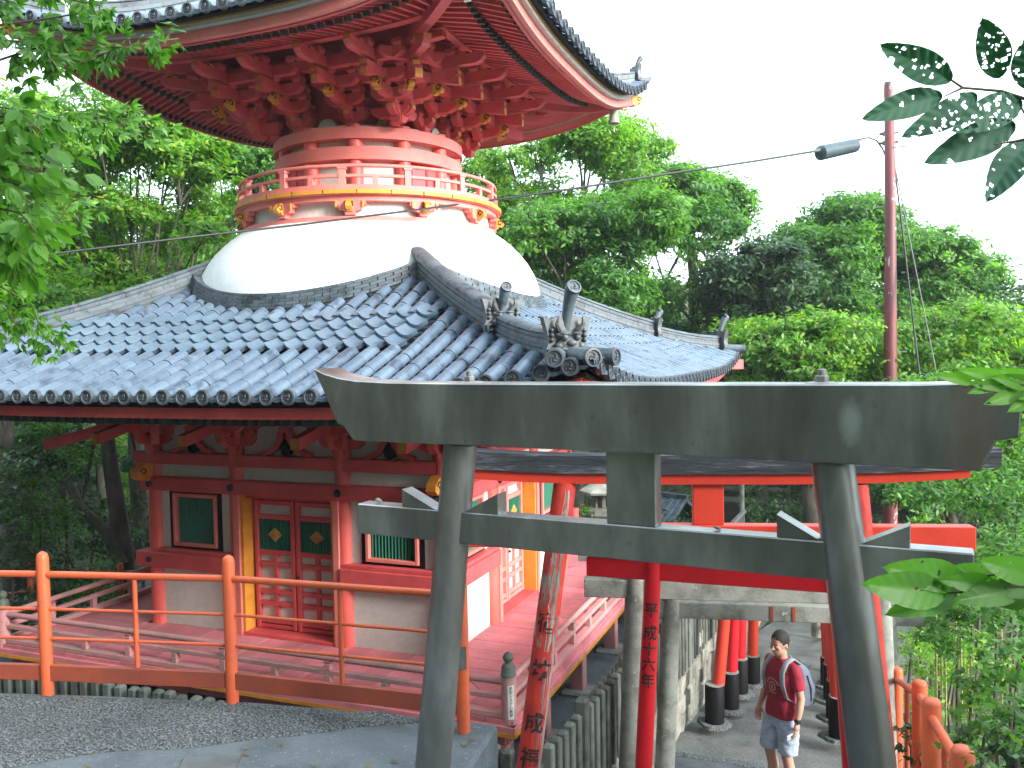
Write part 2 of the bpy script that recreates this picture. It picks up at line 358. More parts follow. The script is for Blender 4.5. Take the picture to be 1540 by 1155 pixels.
# beams (per face, butting at the corners: the ones of faces 0 and 2 run through)
def facemesh(fn, mats, smooth=None):
    mb = MB(); fn(mb); return mb.mesh('piece', mats, smooth)
def both(name, fn, mats, parent=pag, ks=(0, 1, 2, 3), smooth=None, label=None):
    me = facemesh(fn, mats, smooth); me.name = name
    return [put(name, me, parent, FR[k], label) for k in ks]
for k in range(4):
    e = .30 if k % 2 == 0 else -.07
    b = MB(); b.bbox(-W-e, W+e, YF-.10, YF+.07, -1.456, -1.303, .008); cpart('head_beam', b, 'red', M=FR[k])
    e = .16 if k % 2 == 0 else -.075
    nb = MB(); nb.bbox(-W-e, W+e, YF-.15, YF+.06, -1.806, -1.628, .01)
    nb_o = cpart('tie_beam', nb, 'red', M=FR[k])
    for x in colx:
        st = MB(); st.tube([(0, 0, 0), (0, -.02, 0)], [.052, .046], 14); st.tube([(0, -.02, 0), (0, -.035, 0)], [.03, .012], 10)
        put('stud', st.mesh('stud', 'stud', 40), nb_o, FR[k] @ T((x+(.02 if abs(x) > 2 else 0)*(-1 if x > 0 else 1), YF-.151, -1.716)))
    b = MB(); b.box(-W+.08, W-.08, YF-.01, YF+.03, -1.626, -1.458); cpart('plaster_strip', b, 'white', M=FR[k])
    for s in (-1, 1):
        x0, x1 = sorted((s*(W+(.26 if k % 2 == 0 else -.09)), s*.80))
        b = MB(); b.bbox(x0, x1, YF-.155, YF+.06, -2.84, -2.64, .01); sb = cpart('sill_beam', b, 'red', M=FR[k])
        b = MB(); b.bbox(*sorted((s*(W-.10), s*.80)), YF-.12, YF+.05, -2.639, -2.588, .006); put('sill_board', b.mesh('sill_board', 'red'), sb, FR[k])
        st = MB(); st.tube([(0, 0, 0), (0, -.02, 0)], [.045, .04], 12)
        put('stud', st.mesh('stud', 'stud', 40), sb, FR[k] @ T((s*(W+.02), YF-.156, -2.74)))
        # plaster below and around the window
        b = MB(); b.box(*sorted((s*(W-.09), s*.89)), YF-.02, YF+.02, ZD, -2.842); cpart('plaster_panel', b, 'white', M=FR[k])
        xs = sorted((s*(W-.09), s*.89)); cx = s*1.48
        for xa, xb in ((xs[0], cx-.43), (cx+.43, xs[1])):
            b = MB(); b.box(xa, xb, YF-.02, YF+.02, -2.587, -1.808); cpart('plaster_panel', b, 'white', M=FR[k])
        # slatted window
        wf = MB(); z0, z1 = -2.585, -1.812
        for (a0, a1, c0, c1) in ((cx-.43, cx-.36, z0, z1), (cx+.36, cx+.43, z0, z1), (cx-.36, cx+.36, z0, z0+.035), (cx-.36, cx+.36, z1-.035, z1)):
            wf.box(a0, a1, YF-.03, YF+.03, c0, c1)
        win = cpart('window', wf, 'black', M=FR[k])
        pf = MB()
        for (a0, a1, c0, c1) in ((cx-.36, cx-.315, z0+.035, z1-.035), (cx+.315, cx+.36, z0+.035, z1-.035), (cx-.315, cx+.315, z0+.035, z0+.08), (cx-.315, cx+.315, z1-.08, z1-.035)):
            pf.bbox(a0, a1, YF-.065, YF+.02, c0, c1, .006)
        put('frame', pf.mesh('frame', 'pinkring'), win, FR[k])
        gb = MB(); gb.box(cx-.315, cx+.315, YF+.015, YF+.03, z0+.08, z1-.08); put('backboard', gb.mesh('backboard', 'greend'), win, FR[k])
        sl = MB(); sl.add([(-.018, 0, 0), (0, -.022, 0), (.018, 0, 0), (-.018, 0, .613), (0, -.022, .613), (.018, 0, .613)], [(0, 1, 4, 3), (1, 2, 5, 4), (0, 3, 5, 2), (0, 2, 1), (3, 4, 5)])
        me = sl.mesh('slat', 'green')
        if k < 2:
            for i in range(14): put('slat', me, win, FR[k] @ T((cx-.294+i*.0452, YF+.012, z0+.08)))
        b = MB(); b.box(cx-.43, cx+.43, YF+.031, YF+.04, z0, z1); put('backboard', b.mesh('backboard', 'black'), win, FR[k])
    # doorway: jambs, threshold, ochre reveals, two leaves set back
    for s in (-1, 1):
        b = MB(); b.bbox(*sorted((s*.79, s*.70)), YF-.13, YF+.02, ZD, -1.808, .006); j = cpart('door_jamb', b, 'pinkring', M=FR[k])
        b = MB(); b.box(*sorted((s*.699, s*.66)), YF-.10, YF+.165, ZD+.03, -1.812); put('reveal', b.mesh('reveal', 'yellow'), j, FR[k])
    b = MB(); b.bbox(-.698, .698, YF-.11, YF+.16, ZD+.001, ZD+.05, .005); cpart('threshold', b, 'red', M=FR[k])
    b = MB(); b.box(-.659, .659, YF-.02, YF+.16, -1.86, -1.809); cpart('lintel', b, 'red', M=FR[k])
    b = MB(); b.box(-.66, .66, YF+.15, YF+.16, ZD, -1.86); cpart('plaster_panel', b, 'white', M=FR[k])
    for s in (-1, 1):
        x0, x1 = sorted((s*.012, s*.625)); y = YF+.148; zt, zb = -1.90, ZD+.06
        d = MB()
        xm = (x0+x1)/2
        stiles = [(x0, x0+.055), (x1-.055, x1)]
        for a, c in stiles: d.bbox(a, c, y-.07, y, zb, zt, .006)
        rails = [-1.90, -2.085, -2.545, -2.70, -3.06, -3.215, -3.44, -3.565]
        for i, z in enumerate(rails):
            z = z if i < 7 else zb+.05
            h = .06 if i not in (7,) else .05
            d.bbox(x0+.055, x1-.055, y-.062, y, z-h, z, .006)
        for (za, zc) in ((-2.605, -2.70), (-2.76, -3.06), (-3.12, -3.215), (-3.275, -3.44)):
            d.box(xm-.025, xm+.025, y-.055, y, zc, za)
        dr = cpart('door', d, 'red' if k != 1 else 'pinkring', M=FR[k])  # right-face doors take the paler paint as painted sunlight
        b = MB(); b.box(x0+.055, x1-.055, y-.012, y-.002, zb, -2.05); put('plaster_panel', b.mesh('plaster_panel', 'white'), dr, FR[k])
        b = MB(); b.box(x0+.055, x1-.055, y-.03, y-.0125, -2.545, -2.145)
        for i in range(11):
            xx = x0+.075+i*(x1-x0-.15)/10; b.box(xx-.012, xx+.012, y-.045, y-.03, -2.545, -2.145)
        put('slat_panel', b.mesh('slat_panel', 'green'), dr, FR[k])
        b = MB(); b.add([(xm-.115, y-.047, -2.345), (xm, y-.047, -2.25), (xm+.115, y-.047, -2.345), (xm, y-.047, -2.44), (xm-.1, y-.062, -2.345), (xm, y-.062, -2.265), (xm+.1, y-.062, -2.345), (xm, y-.062, -2.425)],
                        [(0,1,5,4),(1,2,6,5),(2,3,7,6),(3,0,4,7),(4,5,6,7)])
        b.tube([(xm, y-.062, -2.345), (xm, y-.07, -2.345)], [.035, .028], 12)
        b.add([(xm-.06, y-.066, -2.345), (xm, y-.066, -2.30), (xm+.06, y-.066, -2.345), (xm, y-.066, -2.39)], [(0, 1, 2, 3)])
        put('lozenge_plate', b.mesh('lozenge_plate', 'gilt', 30), dr, FR[k])
        if s == 1:
            b = MB(); b.tube([(x0+.03, y-.072, -2.87), (x0+.03, y-.10, -2.87)], [.02, .016], 10); put('handle', b.mesh('handle', 'stud', 30), dr, FR[k])
# corner noses of the head beam: ochre lion-head shapes
def nose_mesh(L=.26, h=.17, t=.10, mats=('yellow', 'red')):
    b = MB(); pr = [(0, -h/2), (0, h/2), (L*.55, h/2+.01), (L*.8, h*.35), (L, h*.1), (L*1.02, -h*.18), (L*.82, -h*.42), (L*.62, -h*.30), (L*.5, -h*.55), (L*.2, -h*.62)]
    b.prism(pr, -t/2, t/2, 'y'); b.mi = 1
    for s in (-1, 1):
        pts = [(L*.68+.045*(1-i/16)*cos(i*.55), s*(t/2+.003), h*.06+.045*(1-i/16)*sin(i*.55)) for i in range(12)]
        b.tube(pts, .007, 5)
    return b.mesh('nose', ['yellow', 'black'], None)
me_nose = nose_mesh()
for k in (0, 1, 2, 3):
    put('nose', me_nose, pag, FR[k] @ T((W+.04, YF-.02, -1.56)) @ Matrix.Scale(1.25, 4), 'ochre carved nose at the wall corner')
    put('nose', me_nose, pag, FR[k] @ T((-W-.04, YF-.02, -1.56)) @ Matrix.Rotation(pi, 4, 'Z') @ Matrix.Scale(1.25, 4), 'ochre carved nose at the wall corner')

# bracket sets --------------------------------------------------------------
def arm_mesh(L, w=.10, h=.13, mats=('red', 'yellow')):
    """boat-shaped bracket arm along x, flat top at z=0, ochre end faces"""
    b = MB(); e = .30*h
    pr = [(-L/2, 0), (-L/2, -h*.42), (-L/2+.05, -h*.8), (-L/2+.11, -h), (L/2-.11, -h), (L/2-.05, -h*.8), (L/2, -h*.42), (L/2, 0)]
    b.prism(pr, -w/2, w/2, 'y')
    b.mi = 1
    for s in (-1, 1):
        b.add([(s*(L/2+.003), -w/2+.006, -.006), (s*(L/2+.003), w/2-.006, -.006), (s*(L/2+.003), w/2-.006, -h*.40), (s*(L/2+.003), -w/2+.006, -h*.40)], [(0, 1, 2, 3)])
    return b.mesh('bracket_arm', list(mats))
def block_mesh(a=.13, h=.09, mat='red'):
    b = MB(); q = a/2; p = a*.34
    b.sweep([[(-p, -p, 0), (p, -p, 0), (p, p, 0), (-p, p, 0)], [(-q, -q, h*.45), (q, -q, h*.45), (q, q, h*.45), (-q, q, h*.45)], [(-q, -q, h), (q, -q, h), (q, q, h), (-q, q, h)]])
    return b.mesh('bearing_block', mat)
def tail_mesh(L=.75, w=.10, h=.12):
    """tail rafter: slopes down outwards (towards -y), slightly curved, ochre tip"""
    b = MB(); secs = []
    for i in range(7):
        t = i/6; y = -L*t; z = -.42*L*t + .13*L*t*t
        secs.append([(-w/2, y, z-h/2), (w/2, y, z-h/2), (w/2, y, z+h/2), (-w/2, y, z+h/2)])
    b.sweep(secs); b.mi = 1; y = -L-.003; z = -.29*L
    b.add([(-w/2+.006, y, z-h/2+.006), (w/2-.006, y, z-h/2+.006), (w/2-.006, y, z+h/2-.006), (-w/2+.006, y, z+h/2-.006)], [(0, 1, 2, 3)])
    return b.mesh('tail_rafter', ['red', 'yellow'])
A1, A2, A3 = arm_mesh(.62), arm_mesh(.82), arm_mesh(1.05)
AP = [arm_mesh(L) for L in (.5, .8, 1.1, 1.4)]
BK = block_mesh(); BK2 = block_mesh(.19, .13)
TAIL = tail_mesh(); TAILL = tail_mesh(1.0)
R90 = Matrix.Rotation(pi/2, 4, 'Z')
def zb_low(): return -1.30
def bracket_low(k, x, diag=0):
    """lower storey: two steps and a tail rafter"""
    base = FR[k] @ T((x, YF, -1.30))
    if diag: base = base @ Matrix.Rotation(diag, 4, 'Z')
    st = put('bracket_set', BK2, pag, base)
    z = .24
    put('bracket_arm', A1, st, base @ T((0, 0, z)))
    put('bracket_arm', AP[0], st, base @ T((0, -.02, z)) @ R90)
    for dx in (-.26, 0, .26): put('bearing_block', BK, st, base @ T((dx, 0, z)))
    put('bearing_block', BK, st, base @ T((0, -.24, z)))
    z = .44
    put('bracket_arm', A2, st, base @ T((0, 0, z))); put('bracket_arm', A1, st, base @ T((0, -.26, z)))
    put('bracket_arm', AP[1], st, base @ T((0, -.1, z)) @ R90)
    for dx in (-.26, 0, .26): put('bearing_block', BK, st, base @ T((dx, -.26, z)))
    for dx in (-.36, 0, .36): put('bearing_block', BK, st, base @ T((dx, 0, z)))
    put('tail_rafter', TAILL if diag else TAIL, st, base @ T((0, -.12, .52)) @ Matrix.Scale(1.15 if not diag else 1.2, 4))
    return st
for k in range(4):
    ks = (0, 1, 3)
    if k in ks:
        for x in (-.802, .802): bracket_low(k, x)
        for x in (-W, W):
            bracket_low(k, x)
    if k in (0, 1, 3): bracket_low(k, W, pi/4)
    b = MB(); b.box(-W, W, YF+.02, YF+.05, -1.30, -.55); cpart('plaster_panel', b, 'white', M=FR[k])
    b = MB(); e = .5 if k % 2 == 0 else .4
    b.box(-W-e, W+e, YF-.32, YF-.22, -.765, -.665) ; b.box(-W+.02, W-.02, YF-.05, YF+.05, -.76, -.56)
    cpart('purlin', b, 'red', M=FR[k])
    # frog-leg struts between the bracket sets
    for x in (-1.48, 0, 1.48):
        b = MB(); sc = 1.0 if x else 1.15
        outer = [(-.34, 0), (-.33, .05), (-.24, .07), (-.15, .13), (-.10, .23), (-.09, .30)]
        inner = [(-.02, .30), (-.03, .20), (-.10, .09), (-.20, .02), (-.28, 0)]
        for s in (-1, 1):
            b.prism([(s*px*sc, pz) for px, pz in outer+inner], -.04, .04, 'y')
        b.box(-.085, .085, -.045, .045, .30, .37); b.box(-.34*sc, .34*sc, -.03, .03, .44, .50)
        put('frog_leg_strut', b.mesh('frog_leg_strut', 'red'), pag, FR[k] @ T((x, YF-.04, -1.302)))
        b = MB(); b.prism([(-.07, .02), (0, -.0), (.07, .02), (.09, .12), (.03, .2), (-.03, .2), (-.09, .12)], -.02, .02, 'y')
        put('carved_panel', b.mesh('carved_panel', 'black'), pag, FR[k] @ T((x, YF-.03, -1.298)))
# deck ----------------------------------------------------------------------
HD = 3.53
rnd = random.Random(3)
for k in range(4):
    n = 24 if k < 2 else 6
    # planks run across the deck; every face owns the strip up to its right-hand mitre
    x0, x1 = -HD, HD
    wd = (2*HD)/n
    for i in range(n):
        a = x0+i*wd; c = a+wd-.006
        inner_a = -max(W-.02, abs(a)) ; inner_c = -max(W-.02, abs(c))
        if HD+inner_a < .02 and HD+inner_c < .02: continue
        dz = rnd.uniform(-.004, .003); zt = ZD+dz; zb = ZD-.045
        ya, yc = inner_a+(.0 if k % 2 else .0), inner_c
        b = MB(); b.add([(a, -HD, zb), (c, -HD, zb), (c, yc-.004, zb), (a, ya-.004, zb), (a, -HD, zt), (c, -HD, zt), (c, yc-.004, zt), (a, ya-.004, zt)],
                        [(3,2,1,0),(4,5,6,7),(0,1,5,4),(1,2,6,5),(2,3,7,6),(3,0,4,7)])
        cpart('deck_plank', b, 'deckpink', M=FR[k])
    b = MB(); b.bbox(-HD-.03, HD+(.03 if k % 2 == 0 else -.07), -HD-.035, -HD+.07, ZD-.135, ZD-.046, .006); cpart('deck_edge_beam', b, 'deckpink', M=FR[k])
    b = MB(); b.box(-HD-.036, HD+(.036 if k % 2 == 0 else -.036), -HD-.042, -HD+.02, ZD-.15, ZD-.137); b.box(-HD-.036, HD+.036, -HD-.0425, -HD-.0355, ZD-.137, ZD-.108)
    cpart('ochre_edge_strip', b, 'yellow', M=FR[k])
    b = MB(); b.bbox(-HD+.1, HD-.1, -HD+.12, -HD+.24, ZD-.30, ZD-.14, .006); cpart('deck_joist', b, 'deckpink', M=FR[k])
    if k in (0, 1, 3):
        for i, x in enumerate((-3.35, -2.2, -.8, .8, 2.2, 3.35)):
            if k != 0 and i == 0: continue
            b = MB(); b.bbox(-.085, .085, -.085, .085, -4.36, ZD-.305, .01); p = cpart('deck_post', b, 'railpink', M=FR[k] @ T((x, -HD+.18, 0)))
            b = MB(); b.bbox(-.2, .2, -.2, .2, -4.45, -4.345, .03); put('stone_base', b.mesh('stone_base', 'concrete'), p, FR[k] @ T((x, -HD+.18, 0)))
    # plinth / wall foot beam
    b = MB(); b.bbox(-W-.02, W-.16, YF-.16, YF-.115, ZD+.002, ZD+.075, .006)
    # railing
    yr = -HD+.07
    rl = put('deck_railing', facemesh(lambda m: m.bbox(-HD+.1, HD-.1, yr-.05, yr+.05, ZD+.004, ZD+.064, .006), 'railpink'), pag, FR[k])
    ex = .0
    b = MB(); pts = [(-HD+.08, yr, ZD+.36)] + [(x, yr, ZD+.36) for x in (-2, -1, 0, 1, 2)] + [(HD-.08, yr, ZD+.36)]
    b.tube(pts, .034, 10); put('top_rail', b.mesh('top_rail', 'railpink', 50), rl, FR[k])
    b = MB(); b.bbox(-HD+.08, HD-.08, yr-.035, yr+.035, ZD+.185, ZD+.235, .006); put('mid_rail', b.mesh('mid_rail', 'railpink'), rl, FR[k])
    b = MB(); b.bbox(-.04, .04, -.04, .04, .236, .30, .005); b.sweep([[(-.03, -.03, .30), (.03, -.03, .30), (.03, .03, .30), (-.03, .03, .30)], [(-.05, -.045, .325), (.05, -.045, .325), (.05, .045, .325), (-.05, .045, .325)]])
    b.bbox(-.04, .04, -.04, .04, .064, .184, .005); me1 = b.mesh('rail_post', 'railpink')
    b = MB(); b.bbox(-.035, .035, -.035, .035, .065, .184, .005); me2 = b.mesh('rail_block', 'railpink')
    m = 5
    for i in range(m):
        x = -HD+.75+i*(2*HD-1.5)/(m-1)
        put('rail_post', me1, rl, FR[k] @ T((x, yr, ZD)))
        if i < m-1: put('rail_block', me2, rl, FR[k] @ T((x+(2*HD-1.5)/(m-1)/2, yr, ZD)))
    # newel at the right-hand corner of each face
    b = MB(); b.lathe([(.075, ZD-.13), (.075, ZD+.43), (.066, ZD+.435)], 18)
    nw = cpart('newel_post', b, 'railpink', smooth=40, M=FR[k] @ T((HD-.06, -HD+.06, 0)))
    b = MB(); b.lathe([(.078, .43), (.078, .455), (.07, .46), (.068, .52), (.055, .545), (.030, .555), (.028, .565), (.042, .578), (.053, .60), (.053, .62), (.040, .645), (.015, .66), (.004, .668)], 18)
    put('onion_finial', b.mesh('onion_finial', 'bronze', 60), nw, FR[k] @ T((HD-.06, -HD+.06, ZD)))
    if k == 0: newel = nw

# lower roof ----------------------------------------------------------------
def lift(t, e): return e*min(1.25, abs(t))**3
def zr(dd, t):
    s = 4.73-dd
    return -.42+.32*s+.0426*s*s+.30*(min(1.15, abs(t)/4.73))**4
def zr_dd(dd, t): return (zr(dd+.01, t)-zr(dd-.01, t))/.02
# roof slab (boarding) as the part's own mesh
b = MB()
for k in range(4):
    R = FR[k]; n = 24; rows = [4.70, 4.3, 3.9, 3.5, 3.1, 2.7, 2.3, 1.9, 1.5]
    vs = []; fs = []
    for dd in rows:
        for i in range(n+1):
            t = dd*(-1+2*i/n); vs.append(tuple(R @ V((t, -dd, zr(dd, t)-.05))))
    for r in range(len(rows)-1):
        for i in range(n): a = r*(n+1)+i; fs.append((a, a+1, a+n+2, a+n+1))
    b.add(vs, fs)
    vs = []; fs = []
    rows2 = [4.60, 4.0, 3.4, 2.8, 2.2]
    for j, dd in enumerate(rows2):
        for i in range(n+1):
            t = dd*(-1+2*i/n); vs.append(tuple(R @ V((t, -dd, -.62+(4.6-dd)*.13+.30*(abs(t)/4.73)**4))))
    for r in range(len(rows2)-1):
        for i in range(n): a = r*(n+1)+i; fs.append((a, a+1, a+n+2, a+n+1))
    b.add(vs, fs)
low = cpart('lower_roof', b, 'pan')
def strip(dd0, dd1, z0, z1, zf, H, n=28, ext=0):
    """eave board between dd0 (outer) and dd1 following the eave curve; z0..z1 relative to zf(t)"""
    b = MB(); secs = []
    for i in range(n+1):
        u = -1+2*i/n
        P = []
        for dd, z in ((dd0, z0), (dd1, z0), (dd1, z1), (dd0, z1)):
            t = u*dd; P.append((t, -dd, z+zf(t)))
        secs.append(P)
    b.sweep(secs); return b
eL = lambda t: .30*(min(1.15, abs(t)/4.73))**4
for k in range(4):
    put('eave_fascia', strip(4.60, 4.50, -.625, -.515, eL, 4.7).mesh('eave_fascia', 'red'), low, FR[k])
    put('eave_lath', strip(4.66, 4.50, -.513, -.47, eL, 4.7).mesh('eave_lath', 'black'), low, FR[k])
    put('ochre_strip', strip(4.615, 4.5, -.5145, -.5135+.012, eL, 4.7).mesh('ochre_strip', 'yellow'), low, FR[k])
    # rafter ends
    b = MB()
    for i in range(72):
        t = -4.3+i*8.6/71; z = -.70+eL(t)
        b.X = T((t, 0, z)) ; b.box(-.028, .028, -4.48, -3.4, 0, .06)
    rf = put('rafter', b.mesh('rafter', 'greend'), low, FR[k]); rf['kind'] = 'stuff'
# round tiles
def roll_mesh(r=.072, L=.285, n=8, mat='tile', seg=2):
    b = MB(); vs = []; fs = []
    for j, (y, rr) in enumerate(((0, r*.97), (-L, r*1.03))):
        for i in range(n+1):
            a = pi*i/n; vs.append((rr*cos(a)*1.0, y, rr*sin(a)))
    for i in range(n): fs.append((i, i+1, n+2+i, n+1+i))
    vs.append((0, -L, 0)); c = len(vs)-1
    for i in range(n): fs.append((n+1+i, n+2+i, c))
    b.add(vs, fs); return b.mesh('round_tile', mat, 60, fix=False)
def disc_mesh(r=.074, mat='disc'):
    """round eave end tile: rim, comma swirl and dots"""
    b = MB(); b.lathe([(r, 0), (r, .05), (r*.80, .052), (r*.76, .038), (r*.001, .038)], 18, caps=False)
    b.X = Matrix()
    for q in range(3):
        pts = []
        for i in range(7):
            a = q*2.094+i*.33; rr = r*(.14+.075*i); pts.append((rr*cos(a), rr*sin(a), .042))
        b.tube(pts, [r*.13*(1-i/7.5) for i in range(7)], 5)
    for i in range(12):
        a = i*pi/6; b.box(r*.68*cos(a)-.003, r*.68*cos(a)+.003, r*.68*sin(a)-.003, r*.68*sin(a)+.003, .037, .044)
    m = b.mesh('end_disc', mat, 40)
    # the disc is modelled facing +z: turn it to face -y
    m.transform(Matrix.Rotation(pi/2, 4, 'X')); return m
ROLL = roll_mesh(); DISC = disc_mesh()
def slope_frame(k, t, dd, zfun, dz=0, FR=None):
    FR = FR or globals()['FR']
    """frame on the roof: x along the eave, -y down the slope"""
    g = (zfun(dd+.02, t)-zfun(dd-.02, t))/.04            # dz/d(dd), negative
    y = V((0, 1, -g)).normalized(); x = V((1, 0, 0)); z = x.cross(y).normalized()
    return FR[k] @ frame((t, -dd, zfun(dd, t)+dz), x, y, z)
SP = .24; LT = .27
def dome_edge(t): return sqrt(max(0, 2.56**2-t*t)) if abs(t) < 2.56 else 0
jobs = []
for k in (0, 1, 2, 3):
    for i in range(-19, 20):
        t = i*SP; start = max(dome_edge(t), abs(t)+.17); 
        dd = 4.73; j = 0
        while dd > start+.02:
            L = min(LT, dd-start)
            band = (k == 0 and 2.74 < dd-L/2 < 3.62 and -2.95 < t < 2.45)
            if not band: jobs.append((k, t, dd-L, L, j))
            dd -= LT*.985; j += 1
cnt = 0; extra = {k: MB() for k in range(4)}
def roll_verts(mb, Mx, r, L, n=6):
    vs = []
    for y, rr in ((0, r*.97), (-L, r*1.03)):
        for i in range(n+1): a = pi*i/n; vs.append(tuple(Mx @ V((rr*cos(a), y, rr*sin(a)))))
    mb.add(vs, [(i, i+1, n+2+i, n+1+i) for i in range(n)])
for (k, t, dd, L, j) in jobs:
    Mx = slope_frame(k, t+rnd.uniform(-.004, .004), dd, zr, .012+rnd.uniform(-.004, .004)) @ Matrix.Rotation(rnd.uniform(-.02, .02), 4, 'Z')
    if k == 0 or (k == 1 and cnt < 300 and dd > 3.4):
        put('round_tile', ROLL, low, Mx @ Matrix.Diagonal((1, L/.285*1.04, 1, 1))); cnt += 1
    else: roll_verts(extra[k], Mx, .072, L*1.03)
for k in (1, 2, 3):
    o = put('round_tiles', extra[k].mesh('round_tiles', 'tile', 60, fix=False), low); o['kind'] = 'stuff'
for k in (0, 1, 3):
    for i in range(-19, 20):
        t = i*SP; Mx = slope_frame(k, t, 4.73, zr, .02)
        put('end_disc', DISC, low, FR[k] @ T((t, -4.725, zr(4.73, t)+.012)))
# pan tiles: stepped concave courses between the rolls
for k in range(4):
    b = MB()
    for i in range(-20, 20):
        t0 = i*SP+.055; t1 = (i+1)*SP-.055; tm = (t0+t1)/2
        start = max(dome_edge(tm), abs(tm)+.05); dd = 4.76
        while dd > start:
            L = .135
            vs = []
            for q, (d, dz) in enumerate(((dd, .022), (dd-L, -.018))):
                for s, u in enumerate((t0-.03, tm, t1+.03)):
                    vs.append((u, -d, zr(d, u)+dz-(.018 if s == 1 else 0)))
            for u, s in ((t0-.03, 0), (tm, 1), (t1+.03, 2)): vs.append((u, -dd, zr(dd, u)+.022-.032-(.018 if s == 1 else 0)))
            b.add(vs, [(0, 1, 4, 3), (1, 2, 5, 4), (6, 7, 1, 0), (7, 8, 2, 1)])
            dd -= L
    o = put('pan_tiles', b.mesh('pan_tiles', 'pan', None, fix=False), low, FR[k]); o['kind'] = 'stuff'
# four rows of broad scalloped tiles laid over the front slope
def scallop():
    b = MB(); n = 8; vs = []; w = .25
    for y0, zz in ((.03, -.012), (-.15, .018), (-.235, .040)):
        for i in range(n+1):
            u = i/n; x = (u-.5)*w; bow = -.038*sin(pi*u); 
            y = y0-(.045*sin(pi*u)**.8 if y0 < -.2 else 0)
            vs.append((x, y, zz+bow+.030*(1-u)**3+.02))
    fs = []
    for r in (0, 1):
        for i in range(n): a = r*(n+1)+i; fs.append((a, a+1, a+n+2, a+n+1))
    o = len(vs)
    for i in range(n+1): p = vs[2*(n+1)+i]; vs.append((p[0], p[1]+.004, p[2]-.04))
    for i in range(n): fs.append((2*(n+1)+i, 2*(n+1)+i+1, o+i+1, o+i))
    b.add(vs, fs); return b.mesh('scalloped_tile', 'tileS', 50, fix=False)
SC = scallop()
for r in range(4):
    for i in range(-12, 12):
        t = i*SP+.0; dd = 2.72+r*.232
        if t < -2.9 or t > 2.5: continue
        put('scalloped_tile', SC, low, slope_frame(0, t, dd, zr, .058-.004*r) @ Matrix.Rotation(rnd.uniform(-.004, .004), 4, 'Z'))
# hip ridges with stacked courses, cap tiles, demon tiles and horns
def oni_mesh():
    b = MB()
    out = [(-.17, 0), (-.20, .08), (-.17, .16), (-.19, .26), (-.22, .36), (-.13, .34), (-.07, .37), (0, .35), (.07, .37), (.13, .34), (.22, .36), (.19, .26), (.17, .16), (.20, .08), (.17, 0), (.08, -.03), (0, 0), (-.08, -.03)]
    b.prism(out, -.02, .05, 'y')
    b.ball((0, -.03, .12), .10, 12, 8, (1.15, .7, .9)); b.ball((0, -.10, .145), .035, 8, 6, (1.3, 1, .8))      # face, nose
    for s in (-1, 1):
        b.ball((s*.055, -.085, .19), .028, 8, 6); b.ball((s*.055, -.08, .225), .03, 8, 5, (1.7, .8, .5))         # eye, brow
        b.tube([(s*.08, -.05, .24), (s*.12, -.07, .30), (s*.11, -.08, .36)], [.028, .02, .006], 7)                # horn
        b.ball((s*.10, -.06, .12), .035, 8, 6); b.tube([(s*.12, -.04, .05), (s*.165, -.04, .03), (s*.17, -.04, .09), (s*.13, -.04, .10)], .02, 6)
        b.tube([(s*.03, -.10, .085), (s*.035, -.115, .055)], [.011, .003], 5)                                    # fang
        for z in (.17, .21, .25): b.ball((s*.15, -.035, z), .02, 7, 5)
    b.tube([(-.08, -.085, .10), (-.03, -.105, .085), (.03, -.105, .085), (.08, -.085, .10)], .014, 6)            # mouth
    b.ball((0, -.09, .065), .04, 8, 5, (1.4, .6, .5))
    return b.mesh('demon_tile', 'oni', 45)
ONI = oni_mesh()
def horn_mesh(L=.40, r=.055):
    b = MB(); pts = []; rs = []
    for i in range(8):
        t = i/7; pts.append((0, -L*(.22*t+.16*t*t), L*(t**.9))); rs.append(r*(.78+.42*t*t))
    b.tube(pts, rs, 12)
    return b.mesh('horn_tile', 'ridge', 50)
HORN = horn_mesh()
def ridge_cap(L=.29, r=.105):
    b = MB(); n = 8; vs = []; fs = []
    for y, rr in ((0, r*.90), (-L, r)):
        for i in range(n+1): a = pi*i/n; vs.append((rr*cos(a), y, rr*.60*sin(a)))
    for i in range(n): fs.append((i, i+1, n+2+i, n+1+i))
    o = len(vs)
    for i in range(n+1): a = pi*i/n; vs.append((r*.9*cos(a), -L, r*.45*sin(a)-.01))
    for i in range(n): fs.append((n+1+i, n+2+i, o+i+1, o+i))
    b.add(vs, fs); return b.mesh('cap_tile', 'ridge', 60, fix=False)
CAP = ridge_cap()
